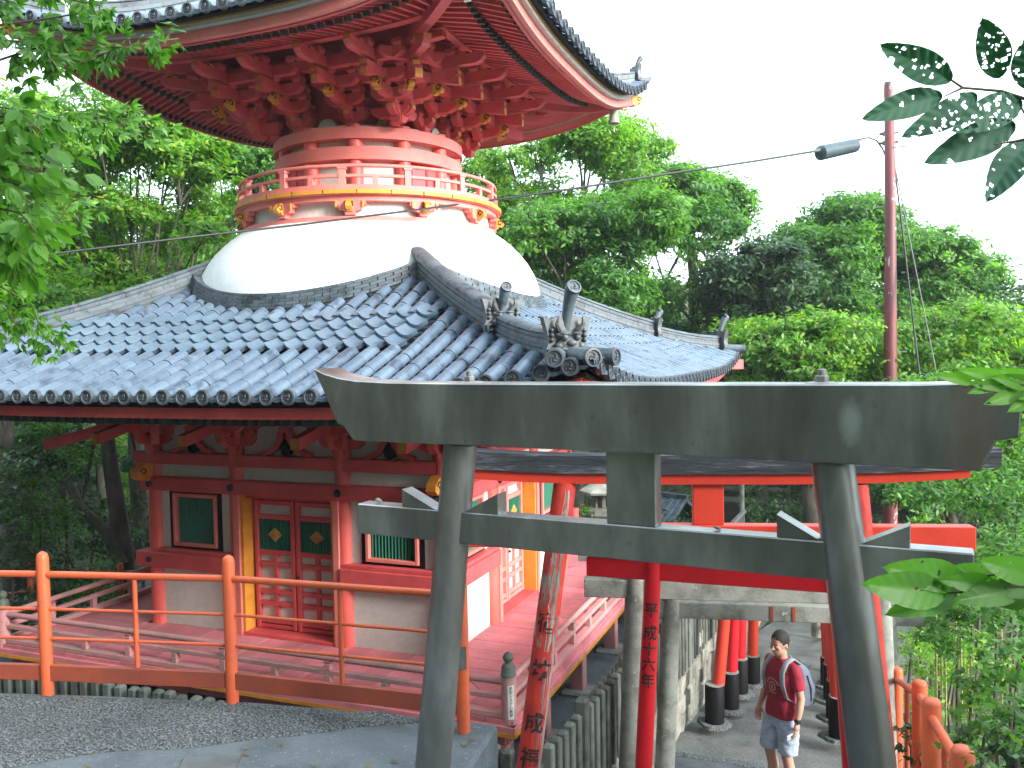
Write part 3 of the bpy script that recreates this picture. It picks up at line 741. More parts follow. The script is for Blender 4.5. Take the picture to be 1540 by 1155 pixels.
def hip(k, par, zfun, s0, s1, h, zend, scale=1., width=.11, courses=4, FR=None):
    FR = FR or globals()['FR']
    """ridge over the right-hand hip of face k from s0 (inner) to s1 (outer), h high; top lifts by zend at its end"""
    D45 = V((1, -1, 0)).normalized(); N = V((1, 1, 0)).normalized()
    def P(s, z): return V((s, -s, z))
    def zt(s):
        u = (s-s0)/(s1-s0); return zfun(s, s)
    n = 26; ch = h/courses
    for c in range(courses):
        b = MB(); wv = width*(1.0 if c % 2 else .93)*(1-.06*c)
        seglen = .31/1.414; s = s0+(seglen/2 if c % 2 else 0)
        s = s0
        first = True
        while s < s1-1e-4:
            e = min(s1, s+(seglen*(.5 if (first and c % 2) else 1))); first = False
            secs = []
            for q in (s+.002, (s+e)/2, e-.002):
                u = (q-s0)/(s1-s0); zz = zt(q)+zend*u**3
                secs.append([tuple(P(q, zz+c*ch+.0)+N*wv), tuple(P(q, zz+(c+1)*ch-.012)+N*wv), tuple(P(q, zz+(c+1)*ch-.012)-N*wv), tuple(P(q, zz+c*ch)-N*wv)])
            b.sweep(secs); s = e
        put('ridge_course', b.mesh('ridge_course', 'ridge'), par, FR[k])
        b = MB(); secs = []
        for i in range(n+1):
            q = s0+(s1-s0)*i/n; u = i/n; zz = zt(q)+zend*u**3
            secs.append([tuple(P(q, zz+c*ch-.05)+N*wv*.86), tuple(P(q, zz+(c+1)*ch)+N*wv*.86), tuple(P(q, zz+(c+1)*ch)-N*wv*.86), tuple(P(q, zz+c*ch-.05)-N*wv*.86)])
        b.sweep(secs); put('ridge_core', b.mesh('ridge_core', 'oni'), par, FR[k])
    L = .27/1.414*scale; s = s0
    while s < s1-.02:
        e = min(s1, s+L); u = (s-s0)/(s1-s0); u2 = (e-s0)/(s1-s0)
        a = P(s, zt(s)+zend*u**3+h); c_ = P(e, zt(e)+zend*u2**3+h); y = (a-c_).normalized(); x = N*1.0; x = y.cross(V((0, 0, 1))).normalized(); z = x.cross(y)
        put('cap_tile', CAP, par, FR[k] @ frame(a, x, y, z) @ Matrix.Diagonal((width/.105*.98, (a-c_).length/.29*1.06, .75, 1)))
        s = e
    return P(s1, zt(s1)+zend), P(s1, zt(s1)+zend+h)
M45 = Matrix.Rotation(pi/4, 4, 'Z')
def corner_set(k, par, zfun, s, zoff, sc, hz=.10, hl=.9, FR=None):
    FR = FR or globals()['FR']
    base = FR[k] @ T((s, -s, zfun(s, s)+zoff)) @ M45
    put('demon_tile', ONI, par, base @ Matrix.Scale(sc, 4))
    if True:
        hb = base @ T((0, .03*sc, hz*sc)); sc *= hl
        put('horn_tile', HORN, par, hb @ Matrix.Scale(sc, 4))
        tip = hb @ T((0, -.152*sc, .40*sc)) @ Matrix.Rotation(-.5, 4, 'X')
        put('end_disc', DISC, par, tip @ Matrix.Scale(sc*.88, 4))
for k in range(4):
    hip(k, low, zr, 1.60, 3.42, .24, .0); corner_set(k, low, zr, 3.47, .0, .95)
    hip(k, low, zr, 3.50, 4.38, .17, .03, width=.10, courses=4); corner_set(k, low, zr, 4.43, -.02, 1.0, .20, .95)
    for j, (dx, dy) in enumerate(((-.30, .10), (.10, .30-.6))):
        pass
    base = FR[k] @ T((4.56, -4.56, zr(4.73, 4.73)+.0)) @ M45
    for sgn in (-1, 0, 1):
        Mx = base @ Matrix.Rotation(sgn*.55, 4, 'Z') @ T((sgn*.16, .12, .04))
        b = MB(); b.tube([(0, 0, .02), (0, -.34, .0)], .07, 12); put('corner_roll', b.mesh('corner_roll', 'ridge', 50), low, Mx)
        put('end_disc', DISC, low, Mx @ T((0, -.34, 0)))
    # hip rafter end below the corner
    b = MB(); b.box(-.07, .07, -.55, .9, -.30, -.13); b.mi = 1; b.add([(-.065, -.553, -.295), (.065, -.553, -.295), (.065, -.553, -.135), (-.065, -.553, -.135)], [(0, 1, 2, 3)])
    b.mi = 1; b.box(.0705, .073, -.545, -.3, -.29, -.14)
    put('hip_rafter', b.mesh('hip_rafter', ['red', 'yellow']), low, base @ T((0, .28, -.02)))
# dome ----------------------------------------------------------------------
b = MB(); b.lathe([(1.78, 1.66), (1.85, 1.655), (1.90, 1.625), (1.99, 1.56), (2.10, 1.465), (2.21, 1.35), (2.31, 1.22), (2.39, 1.08), (2.445, .94), (2.475, .80), (2.49, .66), (2.49, .50), (2.47, .30)], 96)
dome = cpart('dome', b, 'dome', smooth=60, M=T((CX, CY, 0)), label='white plaster dome')
# tile band where dome and roof meet: three stepped courses of short tiles
for c in range(5):
    rr = 2.55-.010*c; h = .036
    n = 84
    for q in range(n):
        if c % 2: off = .5
        else: off = 0
        a0 = 2*pi*(q+off)/n; a1 = 2*pi*(q+1+off)/n-.006
        am = (a0+a1)/2; fx, fy = cos(am), sin(am)
        # visible half only, from the left rear to the right rear
        d = (am-(-pi/2)+pi) % (2*pi)-pi
        if not (-1.75 < d < 2.6): continue
        if c == 0: zz = None
        vs = []
        for a in (a0, am, a1):
            x, y = cos(a), sin(a); m_ = 2.50*max(abs(x), abs(y)); t_ = 2.50*min(abs(x), abs(y)); zb = zr(m_, t_)+.02+c*(h+.004)
            sec = [(x*(rr-.10), y*(rr-.10), zb), (x*rr, y*rr, zb), (x*rr, y*rr, zb+h), (x*(rr-.10), y*(rr-.10), zb+h)]
            vs.append(sec)
        b = MB(); b.sweep(vs); put('band_tile', b.mesh('band_tile', 'ridge'), low, T((CX, CY, 0)))
# rings, balcony ------------------------------------------------------------
AX = T((CX, CY, 0))
def ring(name, prof, mat, parent=pag, n=72, a0=0, a1=2*pi, label=None):
    b = MB(); b.lathe(prof+[prof[0]], n, caps=False, a0=a0, a1=a1); return put(name, b.mesh(name, mat, 40), parent, AX, label)
ring('dome_collar', [(1.70, 1.655), (1.835, 1.655), (1.835, 1.715), (1.70, 1.715)], 'pinkring')
ring('plaster_drum', [(1.55, 1.70), (1.74, 1.70), (1.74, 1.93), (1.55, 1.93)], 'white')
ring('floor_ring', [(1.45, 1.905), (1.85, 1.905), (1.85, 1.975), (1.45, 1.975)], 'pinkring')
ring('balcony_floor', [(1.2, 1.977), (1.90, 1.977), (1.90, 1.995), (1.2, 1.995)], 'pinkring')
# ochre edge boards, one by one
for q in range(28):
    a0 = 2*pi*q/28; a1 = 2*pi*(q+1)/28-.008
    b = MB(); b.lathe([(1.86, 1.985), (1.925, 1.985), (1.925, 2.035), (1.86, 2.035), (1.86, 1.985)], 5, caps=False, a0=a0, a1=a1); put('ochre_edge_board', b.mesh('ochre_edge_board', 'yellow'), pag, AX)
bal = ring('balcony_railing', [(1.80, 2.036), (1.88, 2.036), (1.88, 2.105), (1.80, 2.105)], 'pinkring')
ring('mid_rail', [(1.815, 2.20), (1.865, 2.20), (1.865, 2.235), (1.815, 2.235)], 'pinkring', bal)
b = MB(); b.tube([(1.84*cos(a*2*pi/72), 1.84*sin(a*2*pi/72), 2.345) for a in range(73)], .024, 8, caps=False); put('top_rail', b.mesh('top_rail', 'pinkring', 50), bal, AX)
b = MB(); b.box(-.04, .04, -.035, .035, 2.105, 2.30); b.box(-.055, .055, -.045, .045, 2.30, 2.325); mp = b.mesh('rail_post', 'pinkring')
b = MB(); b.box(-.035, .035, -.03, .03, 2.105, 2.20); mq = b.mesh('rail_block', 'pinkring')
for q in range(14):
    a = 2*pi*q/14+.12
    put('rail_post', mp, bal, AX @ Matrix.Rotation(a, 4, 'Z') @ T((1.84, 0, 0)) @ R90)
    put('rail_block', mq, bal, AX @ Matrix.Rotation(a+pi/14, 4, 'Z') @ T((1.84, 0, 0)) @ R90)
# small bracket clusters with carved noses under the balcony
b = MB(); b.prism([(-.20, .0), (-.20, -.045), (-.15, -.05), (-.14, -.11), (-.07, -.13), (-.06, -.175), (.06, -.175), (.07, -.13), (.14, -.11), (.15, -.05), (.20, -.045), (.20, 0)], -.06, .04, 'y')
b.box(-.26, .26, -.05, .03, 0, .012)
me_bb = b.mesh('balcony_bracket', 'pinkring')
me_bn = nose_mesh(.17, .13, .075, )
for q in range(12):
    a = 2*pi*(q+.5)/12+.13; Mx = AX @ Matrix.Rotation(a, 4, 'Z') @ T((1.79, 0, 1.903)) @ R90
    bb = put('balcony_bracket', me_bb, pag, Mx)
    nz = Mx @ T((0, 0, -.06)) @ Matrix.Rotation(-pi/2, 4, 'Z')
    put('nose', me_bn, bb, nz)
    for s in (-1, 1):
        b = MB(); b.box(-.012, .012, -.012, .012, -.04, .045); put('wedge', b.mesh('wedge', 'yellow'), bb, Mx @ T((s*.17, -.07, -.04)))
# upper cylindrical storey
ring('neck_wall', [(1.0, 2.0), (1.19, 2.0), (1.19, 3.02), (1.0, 3.02)], 'white')
b = MB(); b.lathe([(.105, 1.996), (.105, 3.0)], 16); mc = b.mesh('neck_column', 'redcol', 40)
for q in range(12): put('neck_column', mc, pag, AX @ Matrix.Rotation(2*pi*(q+.5)/12+.12, 4, 'Z') @ T((1.23, 0, 0)))
ring('neck_ring', [(1.15, 2.535), (1.355, 2.535), (1.355, 2.70), (1.15, 2.70)], 'pinkring')
ring('neck_ring', [(1.15, 2.805), (1.365, 2.805), (1.365, 2.955), (1.15, 2.955)], 'pinkring')
for q in range(4):
    a = -pi/2-.50+q*pi/2+.12
    for s in (-1, 1):
        b = MB(); b.box(-.115, .115, -.02, .02, 2.0, 2.52) ; b.box(-.10, .10, -.03, -.02, 2.02, 2.50)
        put('neck_door', b.mesh('neck_door', 'red'), pag, AX @ Matrix.Rotation(a+s*.10, 4, 'Z') @ T((1.215, 0, 0)) @ R90)
# upper brackets ------------------------------------------------------------
b = MB(); b.lathe([(1.02, 2.95), (1.02, 4.25)], 48); cpart('bracket_drum', b, 'red', smooth=40, M=AX)
eU = lambda t: .64*(min(1.1, abs(t)/3.42))**3.0
UA = [arm_mesh(L, .10, .13) for L in (.42, .56, .70, .84)]
PA = [arm_mesh(L, .10, .13) for L in (.55, .85, 1.15, 1.45)]
BB = block_mesh(.14, .085)
NZ = nose_mesh(.15, .12, .075)
UT = tail_mesh(.62, .085, .10)
def upset(k, x, rot=0, n0=1.10, diag=False, steps=4):
    base = FR[k] @ (T((x, -n0, 2.97)) if not diag else Matrix.Rotation(pi/4, 4, 'Z') @ T((0, -n0*1.22, 2.97)))
    st = put('bracket_set', BK2, pag, base @ Matrix.Scale(.8, 4))
    f = 1.36 if diag else 1.0
    for s in range(steps):
        z = .21+.175*s; yo = -.21*s*f
        put('bracket_arm', PA[s], st, base @ T((0, yo+.10, z)) @ R90)
        put('bearing_block', BB, st, base @ T((0, yo-.17*f, z)))
        put('bracket_arm', UA[s], st, base @ T((0, yo, z)))
        if not diag:
            w2 = (.42, .56, .70, .84)[s]/2-.07
            for dx in (-w2, w2): put('bearing_block', BB, st, base @ T((dx, yo, z)))
            if s > 0: put('bracket_arm', UA[max(0, s-1)], st, base @ T((0, yo+.21, z+.0)))
        if s in (1, 3): put('nose', NZ, st, base @ T((0, yo-.30*f, z-.03)) @ Matrix.Rotation(-pi/2, 4, 'Z'))
    put('tail_rafter', UT, st, base @ T((0, -.28*f, .60)) @ Matrix.Scale(1.2 if diag else 1., 4))
    return st
for k in range(4):
    for x in ((-1.12, -.42, .42, 1.12) if k != 2 else ()): upset(k, x)
    upset(k, 0, diag=True)
    # white fan panels with scalloped tops between sets, on the drum
for k in range(4):
    for x in (-.77, 0, .77):
        b = MB(); pr = [(-.22, 0)]+[(.13*cos(a)*1.1, .05+.13*sin(a)) for a in [pi-pi*i/8 for i in range(9)]]+[(.22, 0)]
        b.prism(pr, -.02, .02, 'y')
        put('plaster_fan', b.mesh('plaster_fan', 'white'), pag, FR[k] @ T((x, -(1.36 if x == 0 else 1.12) + .28, 2.97)))
FRU = [T((CX, CY, .07)) @ Matrix.Diagonal((.995, .995, 1, 1)) @ Matrix.Rotation(k*pi/2, 4, 'Z') for k in range(4)]
    # purlins, soffit, rafters of the upper roof
for k in range(4):
    for (dd, z0, z1, n_) in ((2.02, 3.745, 3.99, 'purlin'), (1.62, 3.63, 3.72, 'purlin')):
        b = MB(); secs = []
        ext = .42
        for i in range(21):
            t = -(dd+ext)+2*(dd+ext)*i/20
            if k % 2: t = max(-dd+.06, min(dd-.06, t))
            zz = eU(t)*.55; secs.append([(t, -dd-.055, z0+zz), (t, -dd+.055, z0+zz), (t, -dd+.055, z1+zz), (t, -dd-.055, z1+zz)])
        if k % 2: secs = secs[3:-3]
        b.sweep(secs); cpart('purlin', b, 'red', M=FRU[k])
# upper roof ----------------------------------------------------------------
def zu(dd, t):
    s = 3.42-dd; return 3.73+.40*s+.06*s*s+eU(t)*min(1, (dd/3.42)**1.5)
b = MB()
for k in range(4):
    R = FRU[k]; n = 20
    for rows, fz in (([3.36, 2.9, 2.4, 1.8, 1.2, .6, .05], lambda dd, t: zu(dd, t)-.05), ([3.12, 2.6, 2.1, 1.6, 1.1, .9, .02], lambda dd, t: 3.70+(3.1-max(dd, .9))*.20+eU(t)*(dd/3.2)**1.2)):
        vs = []; fs = []
        for dd in rows:
            for i in range(n+1): t = dd*(-1+2*i/n); vs.append(tuple(R @ V((t, -dd, fz(dd, t)))))
        for r in range(len(rows)-1):
            for i in range(n): a = r*(n+1)+i; fs.append((a, a+1, a+n+2, a+n+1))
        b.mi = 0 if rows[0] > 3.2 else 1; b.add(vs, fs)
upr = cpart('upper_roof', b, ['pan', 'red'])
for k in range(4):
    put('eave_fascia', strip(3.20, 3.10, -.185+3.70, -.075+3.70, eU, 3.4).mesh('eave_fascia', 'pinkring'), upr, FRU[k])
    put('eave_fascia', strip(3.13, 3.09, -.20+3.70, -.186+3.70, eU, 3.4).mesh('eave_fascia', 'red'), upr, FRU[k])
    put('grey_fascia', strip(3.27, 3.12, -.073+3.70, -.028+3.70, eU, 3.4).mesh('grey_fascia', 'white'), upr, FRU[k])
    put('ochre_strip', strip(3.285, 3.12, -.026+3.70, -.008+3.70, eU, 3.4).mesh('ochre_strip', 'yellow'), upr, FRU[k])
    put('eave_lath', strip(3.35, 3.12, -.006+3.70, .035+3.70, eU, 3.4).mesh('eave_lath', 'black'), upr, FRU[k])
    put('rafter_beam', strip(2.60, 2.50, 3.70, 3.755, lambda t: eU(t)*.85, 3.4).mesh('rafter_beam', 'red'), upr, FRU[k])
def rafter_mesh(L, w, h, name='rafter'):
    b = MB(); b.box(-w/2, w/2, -L+.012, 0, -h/2, h/2); b.mi = 1; b.box(-w/2-.0015, w/2+.0015, -L, -L+.0115, -h/2-.0015, h/2+.0015); b.box(-w/2-.001, w/2+.001, -L+.0117, -L+.085, -h/2-.001, h/2+.001)
    return b.mesh(name, ['red', 'greend'])
RF1, RF2 = rafter_mesh(.80, .045, .055), rafter_mesh(.62, .042, .05, 'flying_rafter')
nr = 48
for k in (0, 1, 3):
    for i in range(nr):
        t = -2.92+5.84*i/(nr-1)
        l1, l2 = eU(t), eU(t)
        in1 = max(1.75, abs(t)); 
        if in1 < 2.5:
            y0, y1 = -in1, -2.66; za, zb = 3.875-.19*(in1-1.75)/.8+l1*(in1/3.2)**1.2*.9, 3.655+l1*.82
            a = V((t, y0, za)); c = V((t, y1, zb)); y = (a-c).normalized(); z = V((1, 0, 0)).cross(y)
            put('rafter', RF1, upr, FRU[k] @ frame(a, (1, 0, 0), y, z) @ Matrix.Diagonal((1, (a-c).length/.80, 1, 1)))
        in2 = max(2.46, abs(t))
        if in2 < 3.0:
            a = V((t, -in2, 3.785+l2*.83-.19*(in2-2.46)/.6)); c = V((t, -3.12, 3.545+l2*.97)); y = (a-c).normalized(); z = V((1, 0, 0)).cross(y)
            put('flying_rafter', RF2, upr, FRU[k] @ frame(a, (1, 0, 0), y, z) @ Matrix.Diagonal((1, (a-c).length/.62, 1, 1)))
# hip rafters with bells
def bell_mesh():
    b = MB(); b.lathe([(.001, 0), (.03, 0), (.052, -.03), (.058, -.10), (.066, -.16), (.078, -.20), (.072, -.20), (.055, -.15)], 14, caps=False)
    b.tube([(0, 0, 0), (0, 0, .07)], .008, 6); b.box(-.008, .008, -.008, .008, -.26, -.12); b.box(-.03, .03, -.004, .004, -.31, -.26)
    return b.mesh('wind_bell', 'paleb', 50)
BELL = bell_mesh()
for k in range(4):
    b = MB(); secs = []
    for i in range(9):
        s = 1.6+1.62*i/8; z = 3.80-.16*(s-1.6)+eU(s)*(s/3.2)**1.2*.95
        p = V((s, -s, z)); N = V((1, 1, 0)).normalized()*.06
        secs.append([tuple(p-N+V((0,0,-.09))), tuple(p+N+V((0,0,-.09))), tuple(p+N+V((0,0,.05))), tuple(p-N+V((0,0,.05)))])
    b.sweep(secs); hr = put('hip_rafter', b.mesh('hip_rafter', 'red'), upr, FRU[k])
    put('nose', nose_mesh(.2, .16, .13), upr, FRU[k] @ T((3.18, -3.18, 3.55+eU(3.2)*.95)) @ Matrix.Rotation(-pi/4, 4, 'Z'))
    put('wind_bell', BELL, upr, FRU[k] @ T((2.95, -2.95, 3.50+eU(2.95)*.93)) @ Matrix.Scale(1.25, 4))
for k in range(4):
    ex = MB()
    for i in range(-13, 14):
        t = i*SP; start = abs(t)+.12; dd = 3.42; j = 0
        while dd > start+.02:
            L = min(LT, dd-start); Mx = slope_frame(k, t, dd-L, zu, .02, FRU)
            if j == 0 and k < 2: put('round_tile', ROLL, upr, Mx @ Matrix.Diagonal((1, L/.285*1.04, 1, 1)))
            else: roll_verts(ex, Mx, .072, L*1.03)
            dd -= LT*.985; j += 1
        if k != 2: put('end_disc', DISC, upr, FRU[k] @ T((t, -3.415, zu(3.42, t)+.02)))
    o = put('round_tiles', ex.mesh('round_tiles', 'tile', 60, fix=False), upr); o['kind'] = 'stuff'
    b = MB()
    for i in range(-14, 14):
        t0 = i*SP+.05; t1 = (i+1)*SP-.05; tm = (t0+t1)/2; dd = 3.44
        while dd > abs(tm)+.05:
            vs = []
            for d, dz in ((dd, .025), (dd-.135, -.015)):
                for s, u in enumerate((t0-.03, tm, t1+.03)): vs.append((u, -d, zu(d, u)+dz-(.018 if s == 1 else 0)))
            for u, s in ((t0-.03, 0), (tm, 1), (t1+.03, 2)): vs.append((u, -dd, zu(dd, u)-.02-(.018 if s == 1 else 0)))
            b.add(vs, [(0, 1, 4, 3), (1, 2, 5, 4), (6, 7, 1, 0), (7, 8, 2, 1)]); dd -= .135
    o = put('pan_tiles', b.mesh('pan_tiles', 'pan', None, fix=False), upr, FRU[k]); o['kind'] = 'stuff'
    hip(k, upr, zu, 1.2, 2.75, .19, .0, width=.09, courses=3, FR=FRU)
    hip(k, upr, zu, 2.80, 3.22, .15, .03, width=.08, courses=2, FR=FRU); corner_set(k, upr, zu, 3.26, .05, .72, .16, .95, FR=FRU)
    base = FRU[k] @ T((3.32, -3.32, zu(3.42, 3.42)+.0)) @ M45
    b = MB(); b.tube([(0, .1, .02), (0, -.14, .03), (0, -.20, .09)], [.06, .055, .03], 10); put('corner_roll', b.mesh('corner_roll', 'ridge', 50), upr, base)
    b = MB(); b.lathe([(.10, 0), (.10, .03), (.06, .04), (.075, .09), (.05, .13), (.02, .15), (.03, .18), (.003, .22)], 14); put('finial', b.mesh('finial', 'paleb', 50), upr, FRU[k] @ T((2.66, -2.66, zu(2.66, 2.66)+.2)))
# ------------------------------------------------------------------ steel torii in the foreground
def plane_frame(delta_deg, d):
    """vertical plane at distance d: x along it, y away from the camera"""
    a = radians(delta_deg); u = V((cos(a), -sin(a), 0)); n = V((sin(a), cos(a), 0))
    return frame(n*d, u, n, V((0, 0, 1)))
K = .955
SF = plane_frame(5.5, 4.1*K)
st = thing('steel_torii', 'big grey stainless steel torii gate with bolts on its top beam, nearest the viewer', 'torii gate', tuple(SF @ V((-1.4*K, 0, -2.34))), group='torii gates over the path')
def sp(name, b, mats='steel', smooth=None, par=st, label=None): return put(name, b.mesh(name, mats, smooth), par, SF, label)
k_ = K
# top beam: upswept left end, stepped right end; bevelled long edges
outl = [(-3.335, -.098), (-3.26, -.128), (-3.16, -.152), (-3.04, -.168), (-2.8, -.178), (-2.3, -.182), (-1.4, -.183), (-.6, -.182), (-.1, -.180), (.10, -.172), (.26, -.155),
        (.245, -.392), (.165, -.408), (.108, -.535), (-1.4, -.518), (-3.06, -.512), (-3.13, -.428), (-3.17, -.420)]
b = MB(); P = [(x*k_, z*k_) for x, z in outl]; hw = .125; e = .006
cx_, cz_ = -1.4*k_, -.34*k_
ins = [(x-(e if x > cx_ else -e), z-(e if z > cz_ else -e)) for x, z in P]
b.sweep([[(x, -hw, z) for x, z in ins], [(x, -hw+e, z) for x, z in P], [(x, hw-e, z) for x, z in P], [(x, hw, z) for x, z in ins]])
sp('top_beam', b, smooth=20)
def shear_pillar(x0, z0, x1, z1, r0, r1, name='pillar'):
    b = MB(); pts = [(x0+(x1-x0)*i/6, 0, z0+(z1-z0)*i/6) for i in range(7)]
    b.tube(pts, [r0+(r1-r0)*i/6 for i in range(7)], 36); return sp(name, b, smooth=50)
shear_pillar(-2.655*k_, -2.34, -2.421*k_, -.521*k_, .099, .088)
shear_pillar(-.245*k_, -2.34, -.475*k_, -.537*k_, .099, .088)
b = MB(); b.bbox(-3.098*k_, .09*k_, -.055, .055, -1.068*k_, -.892*k_, .006)
nk = sp('tie_beam', b)
b = MB(); b.bbox(-1.548*k_, -1.289*k_, -.045, .045, -.8935*k_, -.52*k_, .005); sp('centre_strut', b)
for (xa, za, xb, zb_) in ((-2.784, -.79, -2.56, -.893), (-2.167, -.778, -2.375, -.893), (-.712, -.785, -.525, -.889), (-.156, -.795, -.35, -.889)):
    b = MB(); b.prism([(xa*k_, za*k_), (xb*k_, zb_*k_), (xa*k_, zb_*k_)], -.05, .05, 'y'); sp('wedge', b)
for x in (-2.356, -.52):
    b = MB(); b.lathe([(.075, 0), (.07, .004), (.055, .006)], 24); b.lathe([(.028, .006), (.030, .012), (.030, .03), (.026, .034)], 6); b.lathe([(.017, .034), (.017, .058), (.013, .062)], 12)
    sb = put('bolt', b.mesh('bolt', 'iron', 30), st, SF @ T((x*k_, .0, -.182*k_)))
# pebbles left on the tie beam
def pebble(px, r, seed, label):
    b = MB(); q = random.Random(seed)
    for j in range(4): b.ball((q.uniform(-r, r)*.6, q.uniform(-r, r)*.4, r*.4+q.uniform(0, r*.5)), r*.6, 8, 6, (1.2, .9, .7))
    o = put('pebble', b.mesh('pebble', 'concrete'), None, SF @ T((px, 0, -.89*k_))); tag(o, label, 'stone')
pebble(-2.985*k_, .022, 1, 'small pale stone lying on the left end of the steel tie beam')
pebble(-1.00*k_, .015, 2, 'dark flat pebble lying on the middle of the steel tie beam')

# ------------------------------------------------------------------ generic torii from its two pillar tops and bottoms
def torii(name, label, A0, A1, B0, B1, r, nuki, kasagi, over, mat, bmat=None, kmat=None, nt_=.06, kt=.09, base=None, group='torii gates over the path', strut=None, grp=True, curve=0., n=20, rough=False):
    A0, A1, B0, B1 = map(V, (A0, A1, B0, B1))
    t = thing(name, label, 'torii gate', tuple((A0+B0)/2), group=group)
    for P0, P1 in ((A0, A1), (B0, B1)):
        b = MB(); ln = (P1-P0).length
        b.tube([(0, 0, ln*i/8) for i in range(9)], [r*(1-.08*i/8) for i in range(9)], n)
        z = (P1-P0).normalized(); x = V((1, 0, 0)); y = z.cross(x).normalized(); x = y.cross(z)
        p = put('pillar', b.mesh('pillar', mat, 50), t, frame(P0, x, y, z))
        if base:
            bb, hb = base
            b = MB(); b.tube([(0, 0, -.02), (0, 0, hb-.01), (0, 0, hb)], [bb, bb, bb-.006], 24); b.mi = 1; b.tube([(0, 0, hb), (0, 0, hb+.008)], [bb*.97, bb*.97], 24)
            put('pillar_sleeve', b.mesh('pillar_sleeve', ['black', 'concrete'], 40), p, T(P0))
            b = MB(); q = random.Random(hash(round(P0.x*10)) % 99)
            ring_ = [(bb*1.7*(1+q.uniform(-.2, .3))*cos(a), bb*1.5*(1+q.uniform(-.2, .3))*sin(a)) for a in [i*2*pi/14 for i in range(14)]]
            b.sweep([[(x_, y_, -.03) for x_, y_ in ring_], [(x_*.96, y_*.96, .012) for x_, y_ in ring_]])
            put('cement_collar', b.mesh('cement_collar', 'roughc'), p, T(P0))
    u = (B1-A1); u.z = 0; L = u.length; u.normalize(); nn = V((0, 0, 1)).cross(u)
    fr = frame(V((A1.x, A1.y, 0)), u, nn, V((0, 0, 1)))
    zA, zB = nuki
    if nuki:
        b = MB(); b.bbox(-over, L+over, -nt_, nt_, zA, zB, .006); put('tie_beam', b.mesh('tie_beam', bmat or mat), t, fr)
    for (za, zb_, th, ov, m_) in kasagi:
        b = MB(); secs = []; m = 16
        ol, orr = ov if isinstance(ov, tuple) else (ov, ov)
        for i in range(m+1):
            s = -1+2*i/m; x = L/2+s*(L/2+(ol if s < 0 else orr)); c = curve*abs(s)**3.5; jz = (mnoise.noise(V((x*3, za, 1)))*.018 if rough and m_ == 'oldwood' else 0)
            tilt = .0
            secs.append([(x, -th, za+c), (x, th, za+c), (x, th*1.08, zb_+c+jz), (x, -th*1.08, zb_+c+jz*.6)])
        b.sweep(secs); put('top_beam', b.mesh('top_beam', m_), t, fr)
    if strut:
        w2, z0, z1 = strut; b = MB(); b.bbox(L/2-w2, L/2+w2, -.04, .04, z0, z1, .005); put('centre_strut', b.mesh('centre_strut', bmat or mat), t, fr)
    return t, fr, L
def zat(px, py, p):                                            # height at plan point p seen on pixel row py
    r = fwd + rgt*((px-770)/FPX) - upv*((py-577.5)/FPX); return r.z*hypot(p[0], p[1])/hypot(r.x, r.y)
# old peeling torii
L1 = at(850, 735, 6.67); R1 = at(1287, 738, 6.42); L1b = at(795, 1155, 6.62); dL = (L1b-L1)*(3.3/(L1.z-L1b.z))
z722 = L1.z+.03
R1b = R1+V((.30, -.02, -3.3)); L1b = L1+dL
old_t, frO, LO = torii('old_torii', 'old red torii with peeling paint and black weathered top beam, leaning behind the steel one', L1b, L1+V((0,0,.05)), R1b, R1+V((0,0,.05)), .096, (L1.z-.45, L1.z-.27),
      [(L1.z+.045, L1.z+.125, .075, (.78, .78), 'vermt'), (L1.z+.126, L1.z+.265, .105, (.80, .98), 'oldwood')], .83, 'peel', 'vermt', strut=(.115, L1.z-.27, L1.z+.045), curve=.05, rough=True)
# bare split strip on the old pillar
ax = (L1-L1b).normalized()
def bare_strip(par, P0, P1, r, ang0, s0, s1, wid, seed):
    P0, P1 = V(P0), V(P1); ax = (P1-P0).normalized(); L = (P1-P0).length; q = random.Random(seed); b = MB(); secs = []
    for i in range(30):
        s = s0+(s1-s0)*i/29; c = P0+ax*(L*s); rr = r*(1-.08*s); f = V((0, 0, 0))-c; f -= ax*f.dot(ax); f.normalize(); sd = ax.cross(f).normalized(); w_ = wid*(.35+.65*sin(pi*min(1, max(0, (i+1)/31)))**.5)*q.uniform(.8, 1.15); a = ang0+q.uniform(-.05, .05)
        secs.append([tuple(c+(f*cos(t)+sd*sin(t))*rad) for t, rad in ((a-w_, rr-.012), (a-w_, rr+.002), (a-w_*.3, rr-.004+q.uniform(-.004, .004)), (a+w_*.25, rr+.004), (a+w_, rr+.002), (a+w_, rr-.012))])
    b.sweep(secs); put('bare_wood', b.mesh('bare_wood', 'greywood'), par)
pil = [o for o in old_t.children if o.name.startswith('pillar')][0]
bare_strip(pil, L1b, L1+V((0,0,.05)), .096, .30, .62, .985, .34, 4); bare_strip(pil, L1b, L1+V((0,0,.05)), .096, .95, .02, .70, .30, 5); bare_strip(pil, L1b, L1+V((0,0,.05)), .096, .45, .40, .60, .10, 6)
